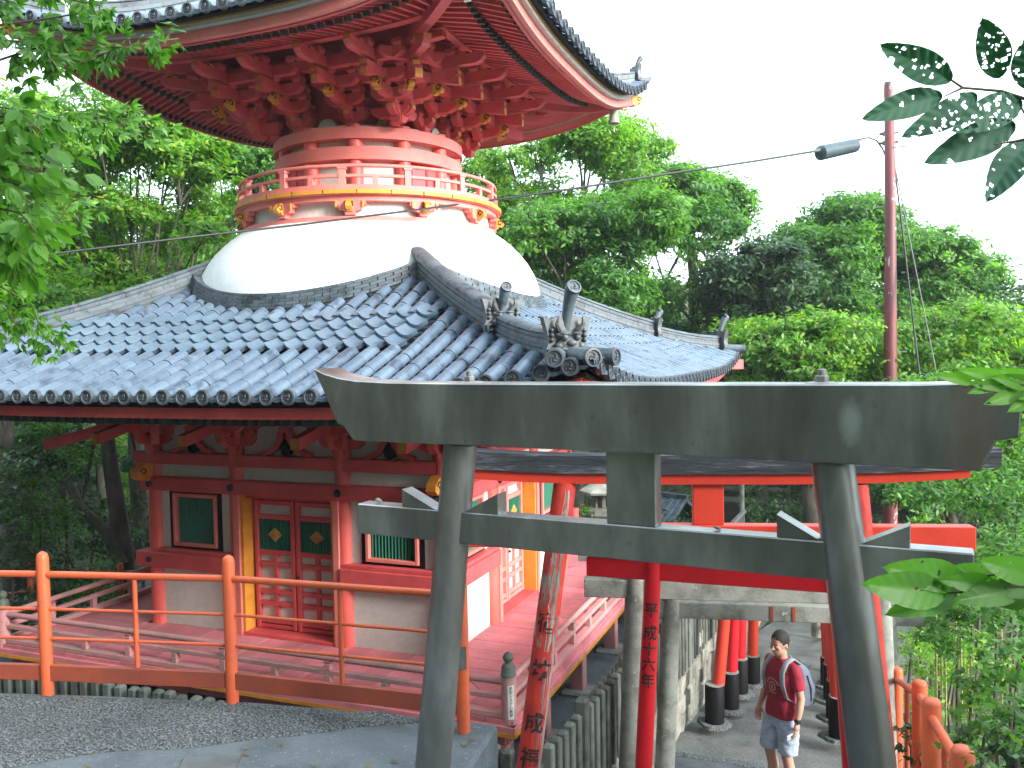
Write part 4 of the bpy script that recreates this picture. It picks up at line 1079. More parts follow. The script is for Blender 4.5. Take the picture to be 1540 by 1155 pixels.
# fresh scarlet torii
A1 = at(984, 838, 7.5)+V((0,0,.10)); A0 = at(968, 1155, 7.5); A0 = A1+(A0-A1)*((A1.z+4.25)/(A1.z-A0.z))
B1 = at(1258, 880, 7.02); B0 = at(1281, 1155, 7.02); B1.z = A1.z; B0 = B1+(B0-B1)*((A1.z+4.25)/(B1.z-B0.z))
zn = at(888, 862, 7.75).z
red_t, frR, LR = torii('scarlet_torii', 'freshly painted scarlet torii with black lettering down its left pillar', A0, A1, B0, B1, .077, (zn, zn+.165), [(zn+.21, zn+.30, .08, .72, 'scarlet')], .60, 'scarlet', nt_=.045)
def concrete(px0, py0, px1, py1, d0, qx0, qx1, d1, zbase, zn0, h, over, name, label):
    a1 = at(px0, py0, d0); a0 = at(px1, py1, d0); a1.z += .0; a0 = a1+(a0-a1)*((a1.z-zbase)/(a1.z-a0.z))
    b1 = at(qx0, py0+25, d1); b0 = at(qx1, py1, d1); b1.z = a1.z; b0 = b1+(b0-b1)*((b1.z-zbase)/(b1.z-b0.z))
    return torii(name, label, a0, a1+V((0,0,.12)), b0, b1+V((0,0,.12)), .105, (zn0, zn0+h), [(a1.z+.12, a1.z+.25, .11, .55, 'concrete')], over, 'concrete', nt_=.075)
zc = at(877, 890, 8.5).z
ca, frA, LA = concrete(957, 860, 947, 1155, 8.3, 1322, 1333, 7.95, -4.6, zc, .175, .50, 'concrete_torii', 'mossy grey concrete torii just behind the scarlet one, its beam reaching over the deck')
zc2 = at(1120, 932, 8.95).z
cb, frB, LB = concrete(1012, 880, 1000, 1150, 9.1, 1330, 1340, 8.75, -4.75, zc2, .17, .38, 'concrete_torii', 'second grey concrete torii, with slots in its tie beam, further down the path')
for dx in (.98, 1.20):
    b = MB(); b.bbox(dx, dx+.035, -.083, -.0755, zc2+.01, zc2+.16, .002); put('wedge_slot', b.mesh('wedge_slot', 'orangedk'), cb, frB)
# small vermilion torii with black sleeves, one behind the other
PATHZ = lambda R: -4.86-.10*(max(R, 9.6)-10)
smalls = [((1090, 925), (1075, 1086), 11.1, (1262, 1108), 10.5, 'vermt', 'orange-red torii with black sleeved feet, first of the row beyond the man'),
          ((1104, 925), (1098, 1064), 11.8, (1257, 1080), 11.25, 'scarlet', 'slim red torii with black feet, second of the row beyond the man'),
          ((1115, 925), (1112, 1041), 12.5, (1252, 1052), 12.0, 'scarlet', 'slim red torii with dark grey feet, third of the row beyond the man'),
          ((1133, 925), (1131, 1026), 13.2, (1247, 1030), 12.8, 'vermt', 'orange torii with a wide black foot, farthest of the red row')]
for (t_, b_, d, rb, dr, m_, lab) in smalls:
    a0 = at(*b_, d); a1 = at(*t_, d); zt = a0.z+2.12; a1 = a0+(a1-a0)*((zt-a0.z)/(a1.z-a0.z))
    b0 = at(*rb, dr); b1 = V((b0.x-.10, b0.y, zt)); 
    torii('small_torii', lab, a0, a1, b0, b1, .080, (zt-.34, zt-.22), [(zt-.06, zt+.08, .075, .34, m_)], .26, m_, nt_=.04, base=(.124, .50 if d < 13 else .42), group='red torii with black feet')
# farther feet and poles beside the path
a0 = at(1121, 992, 14.2); a1 = a0+V((0, 0, 1.8)); b0 = at(1230, 956, 14.6); b1 = V((b0.x, b0.y, a1.z))
torii('small_torii', 'pale grey stone torii at the far bend of the path', a0, a1, b0, b1, .11, (a1.z-.40, a1.z-.25), [(a1.z-.08, a1.z+.06, .09, .3, 'concrete')], .25, 'concrete')

# ------------------------------------------------------------------ lettering
fallback = None
def text_mesh(ch, size, mat='ink', depth=.0):
    cu = bpy.data.curves.new('lettering', 'FONT'); cu.body = ch; cu.size = size; cu.align_x = 'CENTER'; cu.align_y = 'CENTER'; cu.offset = size*.018
    o = bpy.data.objects.new('tmp', cu); COL.objects.link(o)
    me = bpy.data.meshes.new_from_object(o.evaluated_get(bpy.context.evaluated_depsgraph_get()))
    bpy.data.objects.remove(o); bpy.data.curves.remove(cu)
    me.materials.clear(); me.materials.append(MT[mat]); return me
def slice_x(me, h, step):
    import bmesh
    bm = bmesh.new(); bm.from_mesh(me); x = -h
    while x < h: bmesh.ops.bisect_plane(bm, geom=bm.verts[:]+bm.edges[:]+bm.faces[:], plane_co=(x, 0, 0), plane_no=(1, 0, 0)); x += step
    bm.to_mesh(me); bm.free()
def wrap_text(chars, par, P0, P1, r0, r1, s_list, size, name='lettering'):
    """letters wrapped on a round pillar from foot P0 to top P1, facing the camera side"""
    P0, P1 = V(P0), V(P1); ax = (P1-P0); L = ax.length; ax.normalize()
    for ch, s in zip(chars, s_list):
        c = P0+ax*(s*L); r = (r0+(r1-r0)*s)+.0045
        f = (V((0, 0, 0))-c); f -= ax*f.dot(ax); f.normalize(); side = ax.cross(f).normalized()
        me = text_mesh(ch, size); slice_x(me, size*.5, .008)
        for v in me.vertices:
            a = v.co.x/r; v.co = V(c+ax*v.co.y+side*(r*sin(a))+f*(r*cos(a)))
        put(name, me, par)
    return
redp = [o for o in red_t.children if o.name.startswith('pillar')][0]
Lr = (A1-A0).length
def frac(P0, P1, py):                                           # where along the pillar a photo row lies
    lo, hi = 0., 1.
    for _ in range(30):
        m = (lo+hi)/2; p = P0.lerp(P1, m); d = p.dot(fwd); y = 577.5-FPX*p.dot(upv)/d
        if y > py: lo = m
        else: hi = m
    return lo
wrap_text('平成十六年', redp, A0, A1, .077, .077*.92, [frac(A0, A1, y) for y in (916, 950, 974, 997, 1021)], .135)
oldp = pil; T1 = L1+V((0,0,.05))
wrap_text('宿坊成福院', oldp, L1b, T1, .096, .096*.92, [frac(L1b, T1, y) for y in (935, 1005, 1083, 1136, 1190)], .165)
b = MB()
for i in range(7):
    pass
# sticker on the newel post of the deck
nwc = FR[0] @ V((HD-.06, -HD+.06, 0)); f = V((-nwc.x, -nwc.y, 0)).normalized(); ang = atan2(f.y, f.x)+.28
b = MB(); vs = []
for z in (ZD+.02, ZD+.355):
    for i in range(7): a = ang-.42+.84*i/6; vs.append((nwc.x+.0768*cos(a), nwc.y+.0768*sin(a), z))
b.add(vs, [(i, i+1, 8+i, 7+i) for i in range(6)])
stk = put('sticker', b.mesh('sticker', 'sticker', 60, fix=False), newel)
for i, ch in enumerate('防犯システム設置'):
    me = text_mesh(ch, .036)
    for v in me.vertices: a = ang+v.co.x/.0776*1.0; v.co = V((nwc.x+.0776*cos(a), nwc.y+.0776*sin(a), ZD+.325-i*.0375+v.co.y))
    put('lettering', me, stk)

# ------------------------------------------------------------------ ground, terrace, stairs, path
def gz(x, y):
    """terrain: flat court round the pagoda, path falling away on the right, slopes beyond"""
    base = -4.45
    R = hypot(x, y)
    if x > -3.6:
        k = min(1, (x+3.6)/.7); base = base*(1-k)+k*(-4.95-.10*(max(y, 9.6)-10)*(1 if y < 24 else 24/y))
    if x > .9: base -= min(3.5, (x-.9)*.35)*(1 if y > 6 else .3)
    far = max(0, y-23); base += min(9, far*.22)
    if x < -16: base += min(6, (-16-x)*.15)
    if y < 3.5: base = max(base, -4.45+(3.5-y)*.9) if x < 2 else base
    if y < -3: base = base+( -3-y)*.35
    base += .12*mnoise.noise(V((x*.4, y*.4, 3)))*(1 if (y > 22 or x < -13 or x > 1.4) else .15)
    return base
b = MB(); n = 110; vs = []; fs = []
def warp(u, a): return a*(u*.25+.75*u**3)
for j in range(n+1):
    for i in range(n+1):
        x = -2+warp(-1+2*i/n, 88); y = 10+warp(-1+2*j/n, 88); vs.append((x, y, gz(x, y)))
for j in range(n):
    for i in range(n): a = j*(n+1)+i; fs.append((a, a+1, a+n+2, a+n+1))
b.add(vs, fs); struct(put('ground', b.mesh('ground', 'soil', 60, fix=False)))
# cement court under and beside the pagoda
b = MB(); b.box(-13, -2.25, 5.2, 19, -5.6, -4.40); struct(put('court_pavement', b.mesh('court_pavement', 'paving')))
# asphalt path
b = MB(); m = 24; secs = []
def pz(y): return -4.90-.10*(max(y, 9.6)-10)*1.0
cl = [(-.72, 9.35), (-.70, 10.2), (-.62, 11.5), (-.45, 13), (-.2, 14.8), (.1, 17), (.2, 20), (-.2, 24)]
hw_ = [1.42, 1.40, 1.36, 1.32, 1.3, 1.3, 1.3, 1.3]
for (x, y), h in zip(cl, hw_):
    z = pz(y); xl = min(x-h, -2.14+(y-9.8)*.06 if y < 18 else 0)-.05; secs.append([(xl, y, z-.3), (x+h, y+.2, z-.3), (x+h, y+.2, z), (xl, y, z)])
b.sweep(secs); struct(put('path', b.mesh('path', 'asphalt')))
b = MB()
lp = [at(1012, 1131, Z=-4.80), at(1100, 1143, Z=-4.80), at(1165, 1157, Z=-4.80), at(1290, 1178, Z=-4.80)]
poly = [(-2.1, 8.0), (1.1, 8.0), (1.1, lp[3].y), (lp[3].x, lp[3].y), (lp[2].x, lp[2].y), (lp[1].x, lp[1].y), (lp[0].x, lp[0].y), (-2.1, lp[0].y+.05)]
b.prism(poly, -4.98, -4.80, 'z'); struct(put('landing', b.mesh('landing', 'paving')))
b = MB(); eg = [V((-2.08, lp[0].y+.05, 0))]+[V((p.x, p.y, 0)) for p in lp]
secs = []
for p in eg: j = random.Random(int(p.x*100)).uniform(-.02, .02); secs.append([(p.x, p.y-.10+j, -4.82), (p.x, p.y+.03, -4.82), (p.x, p.y+.03, -4.795), (p.x, p.y-.10+j, -4.795)])
b.sweep(secs); struct(put('landing_edge', b.mesh('landing_edge', 'roughc')))
# stairs from the viewer down to the landing
for i in range(13):
    y0 = 2.8+i*.4; z = -2.34-(i+1)*.188; b = MB(); b.bbox(-1.95, .95, y0, y0+.42, z-.5, z, .01); s_ = put('step', b.mesh('step', 'paving')); struct(s_)
b = MB(); b.box(-2.0, 1.2, -3, 2.8, -3, -2.345); struct(put('upper_landing', b.mesh('upper_landing', 'paving')))
# terrace: cement slab with broken front edge, rougher band of pebbly cement
edge = [(-12, 2.9), (-9, 3.4), (-7, 3.85), (-5.49, 4.20), (-4.82, 4.38), (-4.3, 4.50), (-3.72, 4.64), (-3.2, 4.72), (-2.6, 4.79), (-2.06, 4.86)]
poly = [(-12, -3)]+[(-1.98, -3), (-1.985, 4.2)]+edge[::-1]
def terr(z0, z1): 
    b = MB(); n = len(poly); bot = [(x, y, z0) for x, y in poly]; mid = [(x, y, z1-.03) for x, y in poly]
    top = [(x-.015*(1 if x > -11 else 0), y-.02, z1) for x, y in poly]; b.sweep([bot, mid, top]); return b
struct(put('terrace', terr(-4.6, -2.34).mesh('terrace', 'paving')))
# raised rough band along the edge
b = MB(); vs = []; fs = []; NX, NY = 150, 34
inner = [(-12, 1.0), (-6, 2.0), (-5.2, 2.9), (-4.6, 3.35), (-3.9, 3.85), (-3.2, 4.25), (-2.85, 4.55), (-2.5, 4.72), (-2.42, 4.80)]
def interp(tab, x):
    for (a, c), (d, e) in zip(tab, tab[1:]):
        if a <= x <= d: return c+(e-c)*(x-a)/(d-a)
    return tab[-1][1]
for i in range(NX+1):
    x = -11+(11-2.45)*i/NX
    y1 = interp(edge, x)-.03; y0 = min(y1-.02, interp(inner, x)+.06*mnoise.noise(V((x*2.3, 5, 0)))); 
    for j in range(NY+1):
        y = y0+(y1-y0)*j/NY; h = .014*min(1, j/2, (NY-j)/1.5)
        vs.append((x, y, -2.3385+h+h*1.2*mnoise.noise(V((x*9, y*9, 0)))+h*.9*mnoise.noise(V((x*26, y*26, 0)))))
for i in range(NX):
    for j in range(NY): a = i*(NY+1)+j; fs.append((a, a+NY+1, a+NY+2, a+1))
b.add(vs, fs); struct(put('rough_cement', b.mesh('rough_cement', 'roughc', 40, fix=False)))
# small metal hatch in the slab
hp = at(322, 1150, Z=-2.335); b = MB(); b.bbox(-.16, .16, -.16, .16, -.01, .008, .003); o = put('drain_hatch', b.mesh('drain_hatch', 'grey metal'), None, T((hp.x, hp.y-.06, -2.335)) @ Matrix.Rotation(.5, 4, 'Z')); tag(o, 'square metal drain cover set in the cement terrace', 'drain cover')

# ------------------------------------------------------------------ orange pipe railing on the terrace
rail = thing('orange_railing', 'glossy orange pipe railing along the edge of the cement terrace', 'railing', (-3.85, 4.57, -2.34))
posts = [(-8.0, 3.30), (-6.55, 3.90), (-5.182, 4.262), (-3.854, 4.567), (-2.215, 4.695)]
for i, (x, y) in enumerate(posts):
    b = MB(); b.tube([(0, 0, -.02), (0, 0, .955), (0, 0, .985), (0, 0, 1.002)], [.041, .041, .034, .012], 20); pp = put('post', b.mesh('post', 'orange', 50), rail, T((x, y, -2.34)))
    if i == 4:
        b = MB(); b.box(-.001, .004, -.022, .022, .40, .54); put('metal_plate', b.mesh('metal_plate', 'grey metal'), pp, T((x, y, -2.34)) @ Matrix.Rotation(radians(-58), 4, 'Z') @ T((.041, 0, 0)))
for (a, c) in zip(posts, posts[1:]):
    A = V((a[0], a[1], 0)); C_ = V((c[0], c[1], 0)); d = (C_-A).normalized()
    b = MB(); b.tube([A+d*.03+V((0,0,-1.495)), C_-d*.03+V((0,0,-1.495))], .0235, 12); put('rail', b.mesh('rail', 'orange', 50), rail)
    for z in (-1.737, -1.943):
        b = MB(); b.tube([A+d*.03+V((0,0,z)), C_-d*.03+V((0,0,z))], .0115, 8); put('rail', b.mesh('rail', 'orange', 50), rail)
    mid = A.lerp(C_, .50); b = MB(); b.tube([mid+V((0,0,-2.12)), mid+V((0,0,-1.515))], .0165, 10); put('baluster', b.mesh('baluster', 'orange', 50), rail)
    nn = V((-d.y, d.x, 0)); b = MB(); b.X = frame(A, d, nn, V((0, 0, 1))); b.bbox(.03, (C_-A).length-.03, -.018, .018, -2.235, -2.125, .004); put('foot_board', b.mesh('foot_board', 'orangedk'), rail)
# the far railing behind the left of the pagoda
fr_ = thing('orange_railing', 'thin orange railing far back on the left, behind the pagoda corner', 'railing', (-12, 8, -4.4), group='railings')
def prail(par, pts, h, r, rr, lower, mat='orange'):
    for p in pts:
        b = MB(); b.tube([(0, 0, 0), (0, 0, h), (0, 0, h+.015)], [r, r, r*.6], 14); put('post', b.mesh('post', mat, 50), par, T(p))
    for p, q in zip(pts, pts[1:]):
        for dz, r_ in lower:
            b = MB(); b.tube([V(p)+V((0,0,dz)), V(q)+V((0,0,dz))], r_, 8); put('rail', b.mesh('rail', mat, 50), par)
P_ = [at(-60, 854, 12.6), at(45, 848, 13), at(181, 848, 13.8), at(262, 846, 14.4)]
prail(fr_, [V((p.x, p.y, p.z-1.0)) for p in P_], 1.0, .042, .02, ((.86, .03), (.58, .012), (.28, .012)))
# handrail beside the stairs on the right
hr_ = thing('orange_handrail', 'chunky orange handrail descending beside the stairs on the right', 'railing', (.5, 5, -3.2))
HP = []
for (x, y, d) in ((1490, 1205, 3.5), (1448, 1122, 4.2), (1401, 1050, 5.3), (1383, 1023, 6.4), (1349, 1003, 7.9)):
    p = at(x, y, d); HP.append(p)
for i, p in enumerate(HP):
    r = (.055, .055, .056, .054, .052)[i]
    b = MB(); b.tube([(0, 0, -1.3), (0, 0, -.03), (0, 0, -.008), (0, 0, 0)], [r, r, r*.8, r*.3], 20); put('post', b.mesh('post', 'orange', 50), hr_, T(p))
for p, q in zip(HP, HP[1:]):
    d = (q-p).normalized()
    b = MB(); b.tube([p+V((0,0,-.12)), q+V((0,0,-.12))], .028, 12); put('rail', b.mesh('rail', 'orange', 50), hr_)
    b = MB(); b.tube([p+V((0,0,-.55)), q+V((0,0,-.55))], .014, 8); put('rail', b.mesh('rail', 'orange', 50), hr_)
    m = p.lerp(q, .5); b = MB(); b.tube([m+V((0,0,-.95)), m+V((0,0,-.12))], .02, 8); put('baluster', b.mesh('baluster', 'orange', 50), hr_)
# path-side orange railing beyond
pr_ = thing('orange_railing', 'orange railing along the right edge of the sloping path', 'railing', (.9, 15, -5.4), group='railings')
P_ = [at(1238, 928, 16.2), at(1247, 940, 14), at(1258, 965, 12.4)]
prail(pr_, [V((p.x, p.y, p.z-.85)) for p in P_], .9, .045, .02, ((.80, .03), (.45, .02), (.1, .03)))
# orange lattice rail behind the far end of the deck
lr = thing('orange_lattice', 'short orange lattice railing beyond the far end of the deck', 'railing', tuple(at(870, 856, 17)), group='railings')
q0, q1 = at(852, 850, 17), at(905, 853, 17)
for z, h in ((.0, .05), (.22, .05), (-.10, .06)):
    b = MB(); b.tube([q0+V((0,0,z)), q1+V((0,0,z))], h*.6, 6); put('rail', b.mesh('rail', 'orange'), lr)
for i in range(6):
    p = q0.lerp(q1, i/5); b = MB(); b.box(-.03, .03, -.03, .03, -.45, .26); put('post', b.mesh('post', 'orange'), lr, T(p))

# ------------------------------------------------------------------ picket fences and stone wall
def picket_mesh(h):
    b = MB(); w_ = .046; c = .012
    b.sweep([[(-w_, -w_+c, z), (-w_+c, -w_, z), (w_-c, -w_, z), (w_, -w_+c, z), (w_, w_-c, z), (w_-c, w_, z), (-w_+c, w_, z), (-w_, w_-c, z)] for z in (0, h-.02)]+[[(-w_+.02, -w_+.025, h), (-w_+.025, -w_+.02, h), (w_-.025, -w_+.02, h), (w_-.02, -w_+.025, h), (w_-.02, w_-.025, h), (w_-.025, w_-.02, h), (-w_+.025, w_-.02, h), (-w_+.02, w_-.025, h)]])
    return b.mesh('picket', 'picket')
PK = picket_mesh(.84)
f1 = thing('picket_fence', 'mossy concrete picket fence below the terrace, in front of the deck', 'fence', (-7, 6.5, -4.1), group='picket fences')
for i in range(62):
    x = -2.45-i*.155
    put('picket', PK, f1, T((x, 6.42+rnd.uniform(-.01, .01), -4.12+rnd.uniform(-.02, .02))) @ Matrix.Rotation(rnd.uniform(-.03, .03), 4, 'Y'))
for z in (-3.95, -3.50):
    b = MB(); b.box(-12.1, -2.30, 6.47, 6.52, z-.035, z+.035); put('fence_rail', b.mesh('fence_rail', 'picket'), f1)
b = MB(); b.box(-12.1, -2.3, 6.3, 6.56, -4.6, -4.10); put('footing', b.mesh('footing', 'concrete'), f1)
f2 = thing('picket_fence', 'mossy concrete picket fence running between the deck and the torii path', 'fence', (-2.25, 8, -4.1), group='picket fences')
for i in range(48):
    y = 6.60+i*.150
    tall = i % 8 == 5
    put('picket', PK, f2, T((-2.34+.012*i*.15*7, y, -4.12+rnd.uniform(-.012, .012)+(.0))) @ Matrix.Diagonal((1.25 if tall else 1, 1.25 if tall else 1, 1.12 if tall else 1, 1)))
for z in (-3.92, -3.46):
    b = MB(); b.box(-2.42, -2.37, 6.42, 13.6, z-.03, z+.03); put('fence_rail', b.mesh('fence_rail', 'picket'), f2)
b = MB(); b.bbox(-2.46, -2.16, 6.3, 16, -4.8, -4.10, .02); put('footing', b.mesh('footing', 'concrete'), f2)
# retaining wall of fitted stones along the left of the path
wl = thing('stone_wall', 'pale fitted-stone retaining wall along the left side of the path', 'wall', (-2.1, 12, -5))
def wall_front(y): return -2.12 + (.0 if y < 9.8 else (y-9.8)*.06)
b = MB(); b.sweep([[(wall_front(y)-.28, y, -6.4), (wall_front(y)-.03, y, -6.4), (wall_front(y)-.05, y, -4.12), (wall_front(y)-.28, y, -4.12)] for y in (8.6, 9.8, 12, 14, 16, 19)])
put('wall_core', b.mesh('wall_core', 'mortar'), wl)
rw = random.Random(11)
for row in range(6):
    z1 = -4.06-row*.235
    y = 8.7+rw.uniform(0, .2)
    while y < 18.5:
        L = rw.uniform(.26, .46); zb_ = z1-.225; 
        if zb_+.2 > pz(y)-.25:
            j = lambda s=.018: rw.uniform(-s, s)
            x0 = wall_front(y+L/2)+.0
            fz = [(y+.012+j(), zb_+j()), (y+L-.012+j(), zb_+j()), (y+L-.012+j(), z1-.012+j()), (y+.012+j(), z1-.012+j())]
            sk = .10
            fz = [(a+(c-zb_)*.35, c) for a, c in fz]
            ca_ = sum(a for a, _ in fz)/4; cz_ = sum(c for _, c in fz)/4; pr = rw.uniform(.0, .02)
            b = MB(); b.sweep([[(x0-.12, a, c) for a, c in fz], [(x0-.015, a, c) for a, c in fz], [(x0+.015+pr, ca_+(a-ca_)*.88, cz_+(c-cz_)*.86) for a, c in fz]])
            put('stone', b.mesh('stone', 'stone'), wl)
        y += L
b = MB(); b.sweep([[(wall_front(y)-.3, y, -4.10), (wall_front(y)+.04, y, -4.10), (wall_front(y)+.03, y, -4.02), (wall_front(y)-.28, y, -4.02)] for y in (8.6, 9.8, 12, 14, 16, 19)])
put('coping', b.mesh('coping', 'concrete'), wl)
p = at(1047, 972, 12.2); b = MB(); b.bbox(-.10, .10, -.14, .14, -.12, .08, .02); o = put('stone_block', b.mesh('stone_block', 'stone'), None, T((-1.98, 11.6, -3.93))); tag(o, 'squared pale stone block on top of the retaining wall', 'stone block')
f3 = thing('bar_fence', 'grey vertical bar fence standing on the stone retaining wall', 'fence', (-2.0, 13, -4), group='picket fences')
for i in range(34):
    y = 12.0+i*.13; b = MB(); b.box(-.018, .018, -.03, .03, 0, .95)
    if i == 0: mbf = b.mesh('bar', 'grey metal')
    put('bar', mbf, f3, T((wall_front(y)-.14, y, -4.02)))
for z in (-3.95, -3.15):
    b = MB(); b.sweep([[(wall_front(y)-.16, y, z), (wall_front(y)-.12, y, z), (wall_front(y)-.12, y, z+.05), (wall_front(y)-.16, y, z+.05)] for y in (11.9, 14, 16.5)]); put('fence_rail', b.mesh('fence_rail', 'grey metal'), f3)

# ------------------------------------------------------------------ lantern, shrine roof, poles, cable
p = at(905, 776, 20)
ln = thing('stone_lantern', 'pale stone lantern in the shade beyond the pagoda', 'lantern', (p.x, p.y, -4.4))
def lp_(name, prof, n=8, M=None): b = MB(); b.lathe(prof, n); return put(name, b.mesh(name, 'stone', 30), ln, T((p.x, p.y, 0)) @ Matrix.Rotation(.3, 4, 'Z'))
zL = p.z
lp_('base', [(.45, -4.5), (.42, -4.25), (.30, -4.2)], 6); lp_('shaft', [(.17, -4.2), (.15, zL-.1)], 16)
lp_('platform', [(.18, zL-.1), (.34, zL+.05), (.34, zL+.18), (.25, zL+.22)], 6)
b = MB()
for i in range(6):
    a = i*pi/3; b.X = T((p.x, p.y, 0)) @ Matrix.Rotation(a, 4, 'Z'); b.box(.16, .22, -.04, .04, zL+.22, zL+.50)
b.X = T((p.x, p.y, 0)); b.lathe([(.2, zL+.50), (.2, zL+.53)], 6); b.lathe([(.10, zL+.22), (.10, zL+.5)], 6)
put('fire_box', b.mesh('fire_box', 'stone'), ln)
lp_('roof', [(.20, zL+.53), (.50, zL+.55), (.52, zL+.60), (.30, zL+.74), (.10, zL+.82), (.06, zL+.9), (.10, zL+.96), (.01, zL+1.1)], 6)
p2 = at(1008, 776, 22)
sh = thing('small_shrine', 'small grey-roofed shrine in the trees beyond the torii', 'shrine', (p2.x, p2.y, -4.3))
SM = T((p2.x-.1, p2.y, p2.z)) @ Matrix.Rotation(-.35, 4, 'Z')
b = MB(); b.box(-.5, .5, -.4, .4, -1.6, -.1); put('wall', b.mesh('wall', 'white'), sh, SM)
b = MB(); b.prism([(-.85, -.1), (-.45, .12), (0, .42), (.45, .12), (.85, -.1), (.83, -.03), (.45, .2), (0, .52), (-.45, .2), (-.83, -.03)], -.6, .6, 'x'); put('roof', b.mesh('roof', 'tile'), sh, SM)
for i in range(8):
    b = MB(); b.tube([(-.58+i*.165, -.84, -.02), (-.58+i*.165, -.45, .2), (-.58+i*.165, 0, .5)], .035, 6); put('roof_roll', b.mesh('roof_roll', 'ridge'), sh, SM)
b = MB(); b.box(-.62, .62, -.05, .05, .50, .60); put('ridge', b.mesh('ridge', 'ridge'), sh, SM)
# terraced stone steps on the slope behind
for i in range(5):
    q = at(1100, 775, 24+i*.8); b = MB(); b.bbox(-1.9, 1.6, -.35, .4, -1.4, .0, .03); s_ = put('garden_step', b.mesh('garden_step', 'mortar'), None, T((q.x, q.y, -3.9+i*.18-.4))); struct(s_)
q = at(1116, 740, 19); b = MB(); b.tube([(q.x, q.y, -5.5), (q.x, q.y, q.z+2.2)], .05, 12); o = put('thin_post', b.mesh('thin_post', 'concrete', 50)); tag(o, 'thin pale grey post standing beyond the torii gates', 'post')
# utility pole
pt, pb = at(1336.5, 128, 18.5), at(1339, 780, 18.2)
pole = thing('utility_pole', 'tall round utility pole with flaking red paint on the right', 'utility pole', (pb.x, pb.y, -6))
b = MB(); b.tube([(pb.x, pb.y, -6.5), (pb.x, pb.y, -1.5), (pb.x, pb.y, 2.8), (pt.x, pt.y, pt.z)], [.15, .14, .11, .095], 20); put('shaft', b.mesh('shaft', 'pole', 50), pole)
b = MB(); b.tube([(pt.x, pt.y, pt.z), (pt.x, pt.y, pt.z+.06)], [.10, .09], 20)
b.tube([(pt.x, pt.y, pt.z-.04), (pt.x, pt.y, pt.z-.24)], [.099, .103], 20); put('cap', b.mesh('cap', 'grey metal', 50), pole)
for z in (at(1337, 198, 18.4).z, at(1337, 212, 18.4).z):
    b = MB(); b.tube([(pt.x, pt.y, z-.03), (pt.x, pt.y, z+.03)], [.135, .135], 20); b.box(pt.x-.19, pt.x+.19, pt.y-.03, pt.y+.03, z-.02, z+.02); put('clamp', b.mesh('clamp', 'iron', 40), pole)
for i, (px_, py_) in enumerate(((-1, 315), (1, 386), (-1, 388), (-1, 460), (1, 529), (1, 229), (-1, 700))):
    z = at(1337, py_, 18.3).z; b = MB(); b.tube([(pb.x, pb.y, z), (pb.x+px_*.30, pb.y-.02, z), (pb.x+px_*.30, pb.y-.02, z+.035)], .014, 6); put('step_iron', b.mesh('step_iron', 'iron', 50), pole)
# overhead cable from the pole across in front of the dome, with its grey sleeve
c0 = V((pt.x-.05, pt.y, at(1332, 235, 18.4).z)); c1 = at(1312, 208, 18.3); c2 = at(1290, 212, 18.0); c3 = at(1222, 228, 17.2)
cb_ = thing('overhead_cable', 'black overhead cable sagging from the pole across the white dome', 'cable', tuple(c1))
pts = []
ctrl = [(1222, 228, 17.2), (1130, 243, 16.2), (1000, 262, 14.9), (860, 284, 13.4), (745, 300, 12.2), (600, 319, 10.5), (450, 338, 9.2), (300, 355, 8.4), (150, 373, 7.9), (0, 392, 7.5), (-200, 415, 7.0)]
pts = [at(*c) for c in ctrl]
b = MB(); b.tube(pts, [.00125*c[2] for c in ctrl], 8); put('wire', b.mesh('wire', 'cable', 60), cb_)
b = MB(); b.tube([at(1222, 228, 17.2), at(1231, 226, 17.3), at(1234, 230, 17.33), at(1285, 219, 17.9), at(1286, 212, 17.92), at(1296, 209, 18)], [.02, .05, .15, .14, .045, .02], 12); put('sleeve', b.mesh('sleeve', 'sleeve', 40), cb_)
b = MB(); b.tube([at(1294, 209, 18), at(1306, 207, 18.2), at(1318, 211, 18.3), at(1327, 223, 18.4), at(1333, 238, 18.45)], .017, 8); put('wire', b.mesh('wire', 'cable', 50), cb_)
gl = [((1342, 225, 18.4), (1354, 320, 18.0), (1380, 540, 17.4), (1384, 570, 17.3)), ((1344, 240, 18.4), (1364, 340, 18), (1400, 520, 17.2), (1412, 580, 17.0))]
for i, g in enumerate(gl):
    b = MB(); b.tube([at(*q) for q in g], .012 if i else .018, 6); o = put('guy_wire', b.mesh('guy_wire', 'cable' if i == 0 else 'grey metal')); tag(o, ('thick black guy wire' if i == 0 else 'thin grey guy wire')+' slanting down right of the red pole', 'wire')
# ------------------------------------------------------------------ trees
def leaves_mesh(name, C, N, size, mat, rng, droop=.25, aspect=.42):
    """C: leaf centres (n,3), N: rough facing (n,3); one folded-free lozenge per leaf"""
    n = len(C)
    nrm = N + rng.normal(0, .55, (n, 3)); nrm /= np.linalg.norm(nrm, axis=1)[:, None]
    d = rng.normal(0, 1, (n, 3)); d[:, 2] -= droop; d -= nrm*(d*nrm).sum(1)[:, None]; d /= np.linalg.norm(d, axis=1)[:, None]
    s = np.cross(nrm, d); L = size*rng.uniform(.65, 1.35, n)[:, None]; Wd = L*aspect
    P = np.stack([C-d*L*.5, C-d*L*.02+s*Wd*.5, C+d*L*.5, C-d*L*.02-s*Wd*.5], 1).reshape(-1, 3)
    me = bpy.data.meshes.new(name); me.vertices.add(4*n); me.vertices.foreach_set('co', P.astype(np.float32).ravel())
    me.loops.add(4*n); me.loops.foreach_set('vertex_index', np.arange(4*n, dtype=np.int32))
    me.polygons.add(n); me.polygons.foreach_set('loop_start', np.arange(0, 4*n, 4, dtype=np.int32)); me.polygons.foreach_set('loop_total', np.full(n, 4, np.int32))
    me.materials.append(MT[mat]); me.update(calc_edges=True); return me
